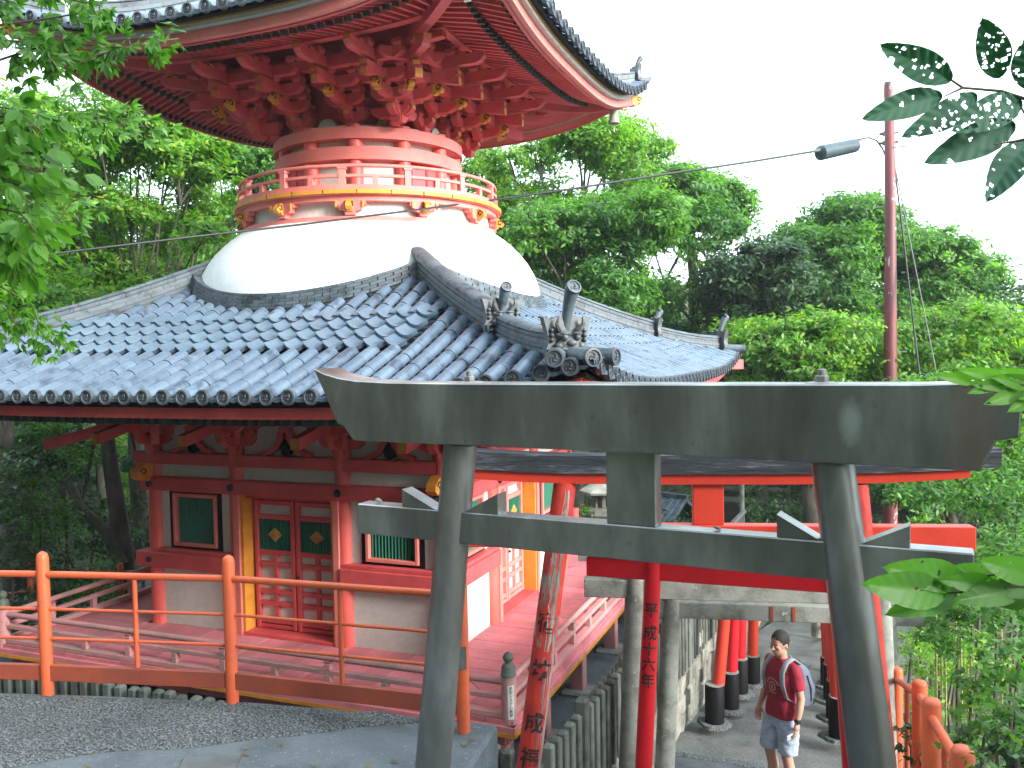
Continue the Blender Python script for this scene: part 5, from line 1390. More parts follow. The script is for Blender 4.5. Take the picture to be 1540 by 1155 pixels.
def puff_leaves(puffs, dens, rng, clumps=1.0, sig=.2):
    Cs = []; Ns = []
    for (c, r) in puffs:
        c = np.array(c); m = int(26*clumps*max(.5, r)**1.4)+6
        u = rng.normal(0, 1, (m, 3)); u[:, 2] = u[:, 2]*.85+.25; u /= np.linalg.norm(u, axis=1)[:, None]
        cc = c+u*r*rng.uniform(.45, 1.0, m)[:, None]*np.array([1, 1, .82]); n = int(dens*DM*r*r)
        k = rng.integers(0, m, n); off = rng.normal(0, 1, (n, 3))*np.array([1, 1, .55])*r*sig*rng.uniform(.6, 1.2, m)[k][:, None]
        P = cc[k]+off; Cs.append(P); N = u[k]*.8+np.array([0, 0, .75]); Ns.append(N)
    return np.concatenate(Cs), np.concatenate(Ns)
TREE_TRI = 0; DM = 1.0
def tree(label, base, trunk_h, puffs, dens=900, size=.16, mat='leafA', r=.16, name='tree', cat='tree', group='trees round the pagoda', seed=1, droop=.3, limbs=True, clumps=1., sig=.2, fork=None, name2='crown'):
    global TREE_TRI
    rng = np.random.default_rng(seed); q = random.Random(seed)
    t = thing(name, label, cat, base, group=group)
    C, N = puff_leaves(puffs, dens, rng, clumps, sig); TREE_TRI += 2*len(C)
    B = V(base); mean = V(np.mean([p[0] for p in puffs], axis=0)); top = B+V((0, 0, trunk_h))+V(((mean.x-B.x)*.3, (mean.y-B.y)*.3, 0))
    b = MB()
    pts = []
    for i in range(6):
        f = i/5; p_ = B.lerp(top, f)+V((q.uniform(-1, 1), q.uniform(-1, 1), 0))*r*.7*(1 if 0 < i < 5 else 0); pts.append(p_)
    b.tube(pts, [r*(1.25-.55*i/5) for i in range(6)], 10)
    if limbs:
        for (c, pr) in puffs:
            c = V(c); s = pts[q.choice((3, 4, 5, 5))]; mid = s.lerp(c, .5)+V((q.uniform(-.2, .2), q.uniform(-.2, .2), -.12*(c-s).length)); e = c+V((0, 0, pr*.1))
            b.tube([s, s.lerp(mid, .5)+V((0, 0, -.03)), mid, mid.lerp(e, .5)+V((0, 0, .05)), e], [r*.28, r*.22, r*.16, r*.11, r*.06], 6)
            for _ in range(4):
                d = V((q.gauss(0, 1), q.gauss(0, 1), q.gauss(.3, .8))).normalized()*pr*.85; b.tube([e.lerp(mid, .3), e+d*.5+V((0,0,.03)), e+d], [r*.14, r*.08, r*.02], 5)
    put('trunk', b.mesh('trunk', 'bark', 60, fix=False), t)
    o = put(name2, leaves_mesh('crown', C, N, size, mat, rng, droop), t)
    return t
def pf(*lst): return [((lambda p: (p.x, p.y, p.z))(at(x, y, d)), r*d/FPX) for x, y, r, d in lst]
def fill(n, x0, x1, ytop, y1, d0, d1, r0, r1, seed):
    """puffs filling the region between a treetop line and y1; ytop is a list of (x, y)"""
    q = random.Random(seed); out = []
    for i in range(n):
        x = x0+(x1-x0)*(i+q.random())/n; yt = interp(ytop, x); r = q.uniform(r0, r1); y = yt+r*.75+(y1-yt-r)*(q.random()**1.2) if q.random() > .38 else yt+r*q.uniform(.75, 1.0)
        out.append((x, y, r, q.uniform(d0, d1)))
    return pf(*out)
G = lambda x, y, d: (lambda p: (p.x, p.y, gz(p.x, p.y)))(at(x, y, d))
DM = 2.5
# big trees to the left behind the pagoda, sky showing through
tree('tall leafy tree with sky gaps, left behind the pagoda roof', G(205, 600, 19), 5.2, fill(26, 60, 330, [(0, 150), (120, 120), (240, 150), (330, 190)], 470, 17, 21, 42, 70, 3), 1150, .15, 'leafB', .17, seed=3, sig=.2)
tree('tree with thin branches between the neck of the pagoda and the left trees', G(330, 600, 23), 6.5, fill(17, 285, 425, [(240, 170), (330, 175), (450, 205)], 400, 21, 25, 36, 58, 5), 800, .15, 'leafA', .11, seed=5)
tree('dense broadleaf tree at the far left edge', G(20, 700, 15), 4.5, fill(20, -120, 90, [(-140, 60), (0, 120), (120, 200)], 520, 13.5, 17, 50, 80, 7), 1300, .14, 'leafB', .18, seed=7)
tree('dark evergreen low behind the left roof ridge', G(90, 700, 22), 4.0, fill(18, -60, 260, [(-60, 330), (100, 380), (260, 360)], 560, 20, 24, 45, 70, 9), 900, .17, 'leafA', .16, seed=9)
# behind the right of the dome
DM = 2.5
tree('tall ragged tree rising behind the upper roof corner', G(900, 600, 24), 8.5, fill(22, 700, 975, [(690, 235), (800, 195), (880, 165), (940, 150), (975, 190)], 400, 22.5, 27, 38, 64, 11), 900, .17, 'leafB', .2, seed=11, sig=.22)
tree('broad green tree behind the right side of the dome', G(860, 640, 21), 5.5, fill(22, 780, 1010, [(760, 300), (860, 300), (950, 270), (1030, 300)], 500, 19.5, 22.5, 44, 66, 13), 1100, .15, 'leafA', .17, seed=13)
tree('rounded tree behind the far corner of the lower roof', G(1040, 640, 27), 7, fill(22, 950, 1125, [(940, 262), (1030, 238), (1090, 270), (1130, 340)], 520, 25, 29, 42, 60, 15), 1000, .19, 'leafA', .2, seed=15)
tree('dark tree in the dip beyond the roof corner', G(1140, 660, 24), 5.5, fill(16, 1085, 1215, [(1080, 390), (1130, 365), (1175, 350), (1215, 370)], 560, 22, 26, 40, 58, 17), 900, .17, 'leafC', .16, seed=17)
tree('tall domed tree left of the red pole', G(1270, 700, 25), 8, fill(24, 1190, 1345, [(1180, 380), (1215, 320), (1275, 283), (1320, 300), (1350, 340)], 580, 23.5, 27, 42, 60, 19), 1100, .17, 'leafA', .2, seed=19)
tree('tall rounded tree right of the red pole', G(1410, 700, 26), 7.5, fill(24, 1345, 1475, [(1345, 350), (1400, 335), (1440, 350), (1480, 425)], 600, 24, 28, 40, 58, 21), 1000, .17, 'leafA', .2, seed=21)
tree('light green tree sloping away at the right edge', G(1500, 720, 20), 5, fill(24, 1400, 1640, [(1390, 470), (1460, 440), (1540, 495), (1660, 560)], 700, 18, 22, 48, 70, 23), 1100, .15, 'leafB', .17, seed=23)
tree('low bright tree in front of the tall ones, left of the pole', G(1220, 720, 19.5), 4.2, fill(18, 1110, 1340, [(1100, 470), (1200, 455), (1340, 480)], 640, 17.8, 20, 44, 62, 25), 1050, .14, 'leafB', .15, seed=25)
tree('bushy tree behind the steel beam, right of the pole', G(1420, 760, 16), 3.2, fill(18, 1330, 1560, [(1330, 560), (1450, 545), (1560, 590)], 800, 14, 17, 44, 64, 27), 1200, .12, 'leafA', .13, seed=27)
DM = 1.3
# shade trees under the eaves on the left, their trunks in view
def bare(label, pts, r, seed, puffs, mat='leafC', size=.15, dens=900, group='trees round the pagoda'):
    t = thing('tree', label, 'tree', tuple(pts[0]), group=group); rng = np.random.default_rng(seed)
    b = MB(); b.tube(pts, [r*(1.1-.5*i/(len(pts)-1)) for i in range(len(pts))], 12); q = random.Random(seed)
    for (c, pr) in puffs:
        s = pts[q.choice((-1, -1, -2))]; c = V(c); b.tube([s, s.lerp(c, .5)+V((0, 0, .1)), c], [r*.4, r*.25, r*.06], 6)
    put('trunk', b.mesh('trunk', 'bark', 60, fix=False), t)
    C, N = puff_leaves(puffs, dens, rng); put('crown', leaves_mesh('crown', C, N, size, mat, rng), t)
d_ = 15
bare('tree with a forked grey trunk left of the pagoda wall', [at(188, 905, d_), at(186, 830, d_), at(176, 760, d_), at(165, 690, d_), at(160, 640, d_), at(168, 560, d_)], .16, 31,
     pf((150, 560, 60, 15), (230, 600, 55, 16), (210, 700, 38, 17), (120, 770, 40, 16.5), (90, 620, 50, 17)), dens=800)
bare('leaning dark limb of a tree, low on the left', [at(184, 850, 14.8), at(160, 800, 14.9), at(122, 765, 15), at(100, 720, 15.3), at(70, 640, 15.6)], .10, 33, pf((60, 640, 60, 16), (20, 700, 60, 15.6), (110, 690, 36, 16.5)))
bare('slender tree trunk seen under the left eave', [at(72, 800, 18), at(66, 720, 18), at(60, 660, 18), at(50, 580, 18)], .10, 35, pf((40, 560, 70, 18), (90, 600, 60, 19)), mat='leafA')
bare('thin curved trunk beside the slender one under the left eave', [at(98, 780, 19), at(92, 700, 19), at(80, 650, 19), at(75, 560, 19)], .08, 37, pf((120, 540, 70, 20)), mat='leafB')
def bush(label, puffs, mat, size, dens, seed, group='bushes round the court', name='bush', sig=.2):
    rng = np.random.default_rng(seed); C, N = puff_leaves(puffs, dens, rng, sig=sig)
    c = V(np.mean([p[0] for p in puffs], axis=0)); t = thing(name, label, 'bush', (c.x, c.y, gz(c.x, c.y)), group=group)
    put('foliage', leaves_mesh('foliage', C, N, size, mat, rng), t)
    b = MB(); q = random.Random(seed)
    for (pc, r) in puffs:
        pc = V(pc); g = V((pc.x*.7+c.x*.3, pc.y*.7+c.y*.3, gz(pc.x, pc.y))); b.tube([g, g.lerp(pc, .5)+V((q.uniform(-.1, .1), 0, 0)), pc], [.035, .025, .01], 5)
    put('stems', b.mesh('stems', 'bark', None, fix=False), t)
bush('dark evergreen bush at the left edge behind the orange railing', pf((-20, 760, 80, 13), (20, 840, 60, 12.6), (50, 700, 60, 14), (90, 880, 45, 13.2), (-60, 900, 60, 12.5)), 'leafC', .11, 1500, 41)
bush('feathery grey-green shrub left of the pagoda wall', pf((95, 700, 45, 14.6), (60, 770, 45, 14.2), (100, 800, 45, 14.6), (60, 650, 40, 15), (150, 880, 45, 14), (90, 900, 45, 14)), 'leafA', .09, 1800, 42, sig=.24)
bush('sunlit yellow-green bush glowing behind the left corner of the pagoda', pf((110, 660, 40, 22), (160, 680, 45, 22), (60, 640, 40, 23), (210, 660, 45, 24), (210, 740, 50, 22), (215, 840, 45, 20), (200, 900, 40, 20)), 'leafB', .15, 1300, 43)
bush('dark shrub at the foot of the forked tree', pf((140, 930, 40, 13.2), (200, 920, 36, 13.4), (40, 930, 50, 12.8), (230, 760, 36, 17)), 'leafC', .10, 1500, 44)
for i_, (x_, y_, r_) in enumerate(((150, 300, 75), (60, 330, 70), (230, 330, 60), (330, 330, 60))):
    tree(('leafy crown low behind the left ridge, ' + ('beside the near tree', 'at the left edge', 'right of the sky gap', 'against the dome')[i_]), G(x_, 600, 24+i_), 5, pf((x_, y_, r_, 24+i_), (x_+40, y_+40, r_*.8, 24.5+i_), (x_-45, y_+30, r_*.8, 24+i_), (x_+5, y_+90, r_, 24+i_)), 800, .17, 'leafA', .14, seed=200+i_, limbs=False)
bush('dim broadleaf thicket far behind the left railing', pf((20, 960, 50, 15), (90, 860, 50, 16), (150, 800, 50, 17), (130, 930, 50, 15.5), (210, 930, 46, 16), (30, 820, 60, 16), (200, 820, 40, 18), (60, 730, 50, 18), (10, 660, 60, 18), (-40, 720, 70, 17)), 'leafC', .13, 1300, 51)
bush('dark camellia bush beyond the torii gap', pf((930, 745, 36, 24), (1160, 760, 44, 21), (1210, 790, 44, 20), (1250, 740, 40, 22), (1140, 800, 30, 19), (1230, 700, 40, 24)), 'leafC', .13, 1300, 45)
bush('bright shrub left of the stone lantern', pf((878, 690, 18, 22), (880, 770, 12, 19.4)), 'leafB', .10, 1800, 46)
bush('tangle of climbing leaves on the right slope', pf((1440, 960, 60, 8.5), (1500, 920, 70, 8.2), (1530, 1000, 70, 6.8), (1460, 1040, 46, 6.9), (1560, 880, 60, 8), (1520, 1080, 60, 5.6), (1430, 1120, 40, 6.3)), 'leafA', .085, 2600, 47)
bush('glossy dark leaved shrub beside the handrail', pf((1370, 1120, 34, 7.0), (1400, 1150, 36, 6.2), (1350, 1080, 20, 8.2), (1480, 1110, 46, 6.0), (1540, 1130, 50, 5.0)), 'leafC', .09, 2600, 48)
bush('light feathery weeds behind the right gate pillar', pf((1370, 980, 34, 10), (1400, 1000, 44, 10.4), (1440, 980, 50, 11), (1390, 1060, 34, 9.4), (1470, 1000, 50, 10)), 'leafB', .07, 3000, 49, sig=.26)
bush('mid green hedge beyond the tie beam at the right', pf((1400, 760, 60, 12.5), (1470, 740, 60, 12.5), (1530, 760, 66, 12), (1480, 840, 60, 11.6), (1540, 840, 60, 11), (1420, 900, 50, 11.5), (1370, 740, 40, 13)), 'leafA', .095, 1900, 50)
bush('leafy shrub hiding the feet of the nearest handrail posts', pf((1470, 1150, 26, 3.9), (1440, 1175, 30, 4.3), (1530, 1120, 26, 3.6), (1500, 1100, 24, 5.2), (1425, 1130, 18, 5.0), (1560, 1160, 40, 3.3)), 'leafA', .055, 2600, 52)
# bamboo canes on the right slope
for i, (x, y0, y1, d) in enumerate(sorted(((1407, 900, 1040, 9.6), (1415, 930, 1035, 9.6), (1421, 960, 1030, 9.8), (1437, 935, 1060, 9.7), (1445, 960, 1040, 9.5), (1505, 880, 1000, 9), (1503, 905, 960, 9.2), (1460, 985, 1080, 9.4), (1455, 1000, 1070, 9.4)))):
    a, c = at(x, y0, d), at(x+2, y1+60, d); b = MB(); m = 7
    for j in range(m): p0, p1 = c.lerp(a, j/m), c.lerp(a, (j+1)/m); b.tube([p0, p0+(p1-p0)*.06, p0+(p1-p0)*.94, p1], [.014, .011, .011, .014], 6)
    o = put('bamboo_cane', b.mesh('bamboo_cane', 'bamboo', 50)); tag(o, 'thin yellow bamboo cane in the weeds on the right slope, '+('first', 'second', 'third', 'fourth', 'fifth', 'sixth', 'seventh', 'eighth', 'last')[i]+' from the left', 'bamboo', 'bamboo canes on the right slope')
# far woodland mass behind everything, and the wooded hillside at the viewer's back
rng = np.random.default_rng(77)
DM = 1.0
def mass(label, pts, r0, r1, mat, size, dens, seed):
    q = random.Random(seed); puffs = []
    for (x, y, z, n, sx, sy, sz) in pts:
        for _ in range(n): puffs.append(((x+q.uniform(-sx, sx), y+q.uniform(-sy, sy), z+q.uniform(-sz, sz)), q.uniform(r0, r1)))
    C, N = puff_leaves(puffs, dens, np.random.default_rng(seed)); o = put('woodland', leaves_mesh('woodland', C, N, size, mat, np.random.default_rng(seed))); o['kind'] = 'stuff'; o['label'] = label; o['category'] = 'woodland'
mass('low shadowy woodland closing the view behind the court', [(-22, 27, -2, 26, 9, 3, 2.2), (-6, 32, -1, 26, 9, 3, 2.6), (6, 30, -2, 24, 7, 3, 2.4), (-24, 18, -2, 16, 4, 5, 2.4), (14, 24, -4, 14, 5, 4, 2.5)], 1.5, 2.4, 'leafC', .28, 330, 5)
mass('leafy hillside woodland behind the viewer', [(-14, -8, 0, 22, 8, 2, 3), (1, -8, 0, 22, 8, 2, 3), (-21, -1, 0, 14, 3, 6, 3), (11, -7, -1, 9, 4, 3, 3), (-15, 3, 0, 8, 2, 3, 3)], 1.8, 2.8, 'leafC', .45, 260, 6)
# ground cover on the right slope and forest floor
C = []
for i in range(26000):
    x = random.uniform(1.0, 9); y = random.uniform(4.2, 22); C.append((x, y, gz(x, y)+random.uniform(.0, .28)))
C = np.array(C); o = put('ground_cover', leaves_mesh('ground_cover', C, np.tile([0, 0, 1.], (len(C), 1)), .10, 'leafA', rng)); o['kind'] = 'stuff'
C = []
for i in range(16000):
    x = random.uniform(-26, 6); y = random.uniform(19, 30); C.append((x, y, gz(x, y)+random.uniform(.0, .35)))
C = np.array(C); o = put('undergrowth', leaves_mesh('undergrowth', C, np.tile([0, 0, 1.], (len(C), 1)), .2, 'leafC', rng)); o['kind'] = 'stuff'

# fallen leaves on the cement and the path
C = []
for i in range(420):
    if i < 230: x = random.uniform(-7, -2.1); y = random.uniform(2.2, 4.7); z = -2.331; 
    else: x = random.uniform(-1.9, .6); y = random.uniform(8.2, 15); z = -4.792 if y < 8.8 else pz(y)+.008
    if i < 230 and y > interp(edge, x)-.05: continue
    if i >= 230 and 8.7 < y < 9.7: continue
    C.append((x, y, z))
C = np.array(C); o = put('fallen_leaves', leaves_mesh('fallen_leaves', C+np.array([0, 0, .006]), np.tile([0, 0, 6.], (len(C), 1)), .045, 'litter', rng)); o['kind'] = 'stuff'
# ------------------------------------------------------------------ near foliage
def leaf_holes(tip, base, width, holes, seed, mat='leafF', bend=.12, nu=44, nv=20, skew=0):
    """one big leaf from base to tip (3D points); eaten holes are real gaps in the blade"""
    q = random.Random(seed); tip, base = V(tip), V(base); ax = tip-base; L = ax.length; ax.normalize(); view = (-(tip+base)/2).normalized(); side = ax.cross(view).normalized(); nrm = side.cross(ax)
    hs = [(q.uniform(.12, .92), q.uniform(-.85, .85), q.uniform(.010, .026)*(1.7 if q.random() < .18 else 1)) for _ in range(holes)]
    vs = []; ok = []
    for i in range(nu+1):
        u = i/nu; w_ = width/2*(sin(pi*min(1, u**.85))**.75)*(1-.12*u)*(1 if u < .93 else max(.0, (1-u)/.07)**.8*1.0+.02)
        if u > .86: w_ *= 1
        for j in range(nv+1):
            v = -1+2*j/nv; p = base+ax*(u*L)+side*(v*w_+skew*sin(pi*u)*width)+nrm*(bend*L*(sin(pi*u)*.5)-.10*width*(1-abs(v))**1+.020*width*sin(u*52-abs(v)*7)*(.3+abs(v))); vs.append(tuple(p))
    fs = []
    asp = width/L
    for i in range(nu):
        for j in range(nv):
            u = (i+.5)/nu; v = -1+2*(j+.5)/nv; prof = sin(pi*min(1, u**.85))**.75
            if any(((u-a))**2+((v*prof-c)*asp*.5)**2 < r*r*1.0 for a, c, r in hs): continue
            a = i*(nv+1)+j; fs.append((a, a+1, a+nv+2, a+nv+1))
    b = MB(); b.add(vs, fs); me = b.mesh('leaf', mat, 60, fix=False); 
    return me
def twig(par, pts, r=.003, name='twig'):
    b = MB(); b.tube(pts, [r*(1.2-.6*i/(len(pts)-1)) for i in range(len(pts))], 6); return put(name, b.mesh(name, 'twig', 50), par)
d1 = 1.5
br = thing('leafy_branch', 'overhanging branch tip with insect-eaten leaves at the top right', 'branch', tuple(at(1545, 150, d1)))
tw = twig(br, [at(1640, 170, 1.45), at(1545, 150, d1), at(1506, 137, d1), at(1448, 132, d1), at(1430, 120, d1)])
twig(br, [at(1448, 132, d1), at(1420, 145, d1)], .002); twig(br, [at(1560, 205, 1.48), at(1530, 212, 1.5), at(1495, 217, 1.5)], .0025); twig(br, [at(1640, 190, 1.45), at(1560, 205, 1.48), at(1535, 160, 1.5)], .003)
s_ = d1/FPX
for i, (tp, bs, wd, ho, sk) in enumerate((((1322, 66), (1432, 121), 48, 34, 0), ((1294, 180), (1418, 143), 44, 3, .05), ((1354, 207), (1470, 142), 46, 40, -.08), ((1430, 198), (1538, 152), 54, 60, .05), ((1388, 246), (1528, 186), 56, 12, 0), ((1477, 26), (1503, 118), 48, 52, .05), ((1560, 40), (1548, 136), 60, 40, 0), ((1483, 305), (1548, 210), 54, 16, .05), ((1540, 100), (1640, 150), 60, 30, 0))):
    dd_ = 1.5+.04*((i*7) % 5-2)/2
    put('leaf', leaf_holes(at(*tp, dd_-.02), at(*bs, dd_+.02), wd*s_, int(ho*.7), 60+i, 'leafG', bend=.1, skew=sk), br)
# lower right branch, out-of-focus big leaves
br2 = thing('leafy_branch', 'branch of large bright green leaves in front of the right gate pillar', 'branch', tuple(at(1545, 880, 1.9)))
d2 = 1.9; s2 = d2/FPX
twig(br2, [at(1640, 900, d2), at(1540, 880, d2), at(1470, 888, d2), at(1420, 892, d2)], .004)
twig(br2, [at(1540, 880, d2), at(1520, 862, d2), at(1450, 868, d2)], .003)
for i, (tp, bs, wd, ho) in enumerate((((1294, 878), (1425, 893), 58, 2), ((1326, 853), (1452, 872), 52, 6), ((1330, 925), (1440, 892), 44, 0), ((1435, 850), (1500, 872), 36, 2), ((1470, 842), (1560, 866), 44, 4), ((1430, 905), (1540, 885), 40, 2), ((1480, 890), (1580, 870), 48, 0), ((1500, 912), (1600, 890), 40, 0), ((1530, 925), (1620, 900), 40, 0), ((1410, 872), (1500, 880), 34, 3), ((1540, 845), (1620, 870), 50, 0))):
    dd_ = d2+.06*((i*5) % 4-1.5)/2
    put('leaf', leaf_holes(at(*tp, dd_-.03), at(*bs, dd_+.03), wd*s2, ho, 80+i, bend=.16, nu=26, nv=12), br2)
br3 = thing('leafy_branch', 'small spray of leaves over the right end of the steel top beam', 'branch', tuple(at(1545, 580, 2.2)))
d3 = 2.2; s3 = d3/FPX
twig(br3, [at(1640, 590, d3), at(1540, 578, d3), at(1490, 576, d3), at(1450, 582, d3)], .004)
for i, (tp, bs, wd) in enumerate((((1406, 565), (1478, 572), 22), ((1455, 592), (1505, 575), 20), ((1440, 556), (1510, 566), 20), ((1480, 608), (1540, 588), 26), ((1500, 556), (1560, 572), 24), ((1460, 578), (1530, 580), 22), ((1515, 620), (1570, 590), 28), ((1490, 566), (1560, 580), 26), ((1530, 600), (1600, 580), 28))):
    put('leaf', leaf_holes(at(*tp, d3-.03), at(*bs, d3+.03), wd*s3, 1, 100+i, bend=.15, nu=14, nv=8), br3)
# slender tree at the right, out of frame, that carries the three near branches
nt_r = thing('tree', 'slender near tree just right of the picture whose branch tips reach into view', 'tree', (2.7, 1.5, -2.6), group='trees round the pagoda')
b = MB(); b.tube([(2.75, 1.5, -2.6), (2.7, 1.5, -1.2), (2.62, 1.45, .2), (2.7, 1.4, 1.4), (2.6, 1.4, 2.6)], [.075, .065, .055, .042, .03], 12); put('trunk', b.mesh('trunk', 'bark', 50), nt_r)
rng = np.random.default_rng(55); C, N = puff_leaves([((2.6, 1.2, 2.9), .9), ((3.2, 1.0, 2.2), .7), ((2.2, .8, 3.3), .7)], 900, rng); put('crown', leaves_mesh('crown', C, N, .09, 'leafF', rng), nt_r)
twig(br, [V((2.64, 1.45, .1)), V((2.1, 1.40, .42)), at(1760, 190, 1.43), at(1640, 170, 1.45)], .007); twig(br, [at(1760, 190, 1.43), at(1640, 190, 1.45)], .005)
twig(br2, [V((2.68, 1.5, -1.0)), V((2.0, 1.6, -.75)), at(1800, 900, 1.95), at(1640, 900, 1.9)], .010)
twig(br3, [V((2.68, 1.48, -.5)), V((2.1, 1.7, -.25)), at(1780, 600, 2.2), at(1640, 590, 2.2)], .009)
# left foreground tree: sprays of palmate leaves hanging into the picture
def small_leaf(L=1., w_=.36):
    b = MB(); vs = [(0, 0, 0)]; 
    prof = [(.12, .45), (.35, .95), (.6, .85), (.85, .35)]
    L_ = [(u, 0, -.05*u*u) for u, _ in prof]
    vs = [(0, 0, 0)]+[(u, w_/2*p, .04-.12*u*u) for u, p in prof]+[(1, 0, -.16)]+[(u, -w_/2*p, .04-.12*u*u) for u, p in prof[::-1]]+[(u, 0, -.12*u*u) for u, _ in prof]
    m = [10, 11, 12, 13]
    fs = [(0, m[0], 1), (1, m[0], m[1], 2), (2, m[1], m[2], 3), (3, m[2], m[3], 4), (4, m[3], 5), (0, 9, m[0]), (9, 8, m[1], m[0]), (8, 7, m[2], m[1]), (7, 6, m[3], m[2]), (6, 5, m[3])]
    b.add(vs, fs); return b.mesh('leaf', 'leafF', 80, fix=False)
LFN = small_leaf(); LFW = small_leaf(1, .5); 
ft = thing('foreground_tree', 'near tree whose leafy twigs hang into the top left of the picture', 'tree', tuple(at(-300, 900, 4.5)), group='trees round the pagoda')
q = random.Random(21); leafjobs = []
def spray(pts, d, n, spread, L, palm=5, mesh=LFN, down=.5, r=.006):
    P = [at(x, y, d+q.uniform(-.1, .1)) for x, y in pts]; twig(ft, P, r, 'twig'); s = d/FPX
    for i in range(n):
        f = q.random()*(len(P)-1); a = int(f); c = P[a].lerp(P[a+1], f-a)
        off = (rgt*q.gauss(0, 1)+upv*q.gauss(-.25, .8)+fwd*q.gauss(0, .8))*spread*s; c = c+off*.6
        axis = (off.normalized()*.7+upv*-down+(P[a+1]-P[a]).normalized()*.5).normalized(); sd = axis.cross(-fwd+V((q.gauss(0, .5), q.gauss(0, .5), q.gauss(.3, .5)))).normalized()
        for j in range(palm):
            ang = (j-(palm-1)/2)*.55 if palm > 1 else 0; dr = (axis*cos(ang)+sd*sin(ang)).normalized(); nm = sd.cross(axis)+V((q.gauss(0, .3), q.gauss(0, .3), q.gauss(0, .3))); y = nm.cross(dr).normalized(); z = dr.cross(y)
            ll = L*s*q.uniform(.7, 1.15)*(1-.12*abs(j-(palm-1)/2)); leafjobs.append((frame(c, dr, y, z) @ Matrix.Scale(ll, 4), mesh, ll))
spray([(-120, 20), (-20, 40), (60, 30), (120, 20)], 4.2, 75, 55, 24)
spray([(-100, 60), (20, 62), (110, 66), (190, 72), (240, 62), (268, 58)], 4.2, 62, 24, 24)
spray([(190, 72), (150, 80), (120, 95)], 4.2, 14, 18, 22)
spray([(-80, 0), (60, -10), (150, 8), (150, 28)], 4.3, 40, 20, 22)
spray([(-100, 110), (0, 90), (60, 70), (85, 100)], 4.1, 60, 34, 24)
spray([(-120, 170), (-30, 180), (30, 170), (60, 195)], 4.0, 40, 34, 34, 2, LFW)
spray([(-120, 230), (-20, 240), (40, 250), (75, 262)], 4.0, 60, 34, 36, 2, LFW)
spray([(-120, 300), (-20, 310), (30, 320), (55, 350)], 4.0, 60, 36, 36, 2, LFW)
spray([(-60, 360), (0, 350), (30, 380), (45, 400)], 4.0, 36, 26, 34, 2, LFW)
spray([(-60, 150), (60, 172), (150, 185), (220, 190)], 6.4, 90, 34, 20, 4)
spray([(-60, 260), (40, 300), (90, 330), (110, 300)], 6.4, 70, 50, 18, 4)
spray([(-80, 400), (0, 430), (50, 460), (62, 500), (85, 520)], 5.2, 80, 26, 18, 4, down=.9)
spray([(-80, 470), (-10, 440), (20, 480), (30, 500)], 5.2, 34, 22, 18, 4, down=.9)
leafjobs.sort(key=lambda j: -j[2]/max(1, j[0].translation.dot(fwd))*(1 if -30 < (770+FPX*j[0].translation.dot(rgt)/j[0].translation.dot(fwd)) < 1560 else .01))
for Mx, me, _ in leafjobs[:300]: put('leaf', me, ft, Mx)
b = MB()
for Mx, me, _ in leafjobs[300:]:
    b.X = Mx; b.add([tuple(v.co) for v in me.vertices], [tuple(p_.vertices) for p_ in me.polygons])
o = put('leaves', b.mesh('leaves', 'leafF', 80, fix=False), ft); o['kind'] = 'stuff'
b = MB(); b.tube([at(-330, 1000, 4.6), at(-320, 700, 4.6), at(-300, 400, 4.6), at(-280, 200, 4.5), at(-260, 0, 4.4)], [.14, .12, .11, .09, .06], 12)
for (x, y, z) in ((-120, 20, 4.2), (-100, 60, 4.2), (-80, 0, 4.3), (-100, 110, 4.1), (-120, 170, 4), (-120, 230, 4), (-120, 300, 4), (-60, 360, 4), (-60, 150, 6.4), (-60, 260, 6.4), (-80, 400, 5.2), (-80, 470, 5.2)):
    b.tube([at(-290, y+80, 4.5), at((x-290)/2, y+20, (z+4.5)/2), at(x, y, z)], [.035, .02, .008], 6)
put('trunk', b.mesh('trunk', 'bark', 50), ft)
rng = np.random.default_rng(91); q = random.Random(91)
C, N = puff_leaves([((q.uniform(-10, 3.5), q.uniform(-5, 1.2), q.uniform(3.6, 6.2)), q.uniform(1.2, 1.9)) for _ in range(16)], 240, rng)
put('crown', leaves_mesh('crown', C, N, .3, 'leafC', rng), ft)  # unseen overhead crown, added to shade terrace, gate and lower pagoda front
tree('unseen leafy tree right of the viewer, added to shade the pagoda front', (8.2, 2.2, gz(8.2, 2.2)), 4.5, [((8.2+q.uniform(-2.4, 2.4), 2.2+q.uniform(-1.6, 2.0), q.uniform(-.8, 3.0)), q.uniform(1.0, 1.5)) for _ in range(20)], 420, .25, 'leafC', .2, seed=301)  # out-of-view tree added to keep the sun off the lower front wall
print('TREE TRIS', TREE_TRI, 'leafjobs', len(leafjobs))
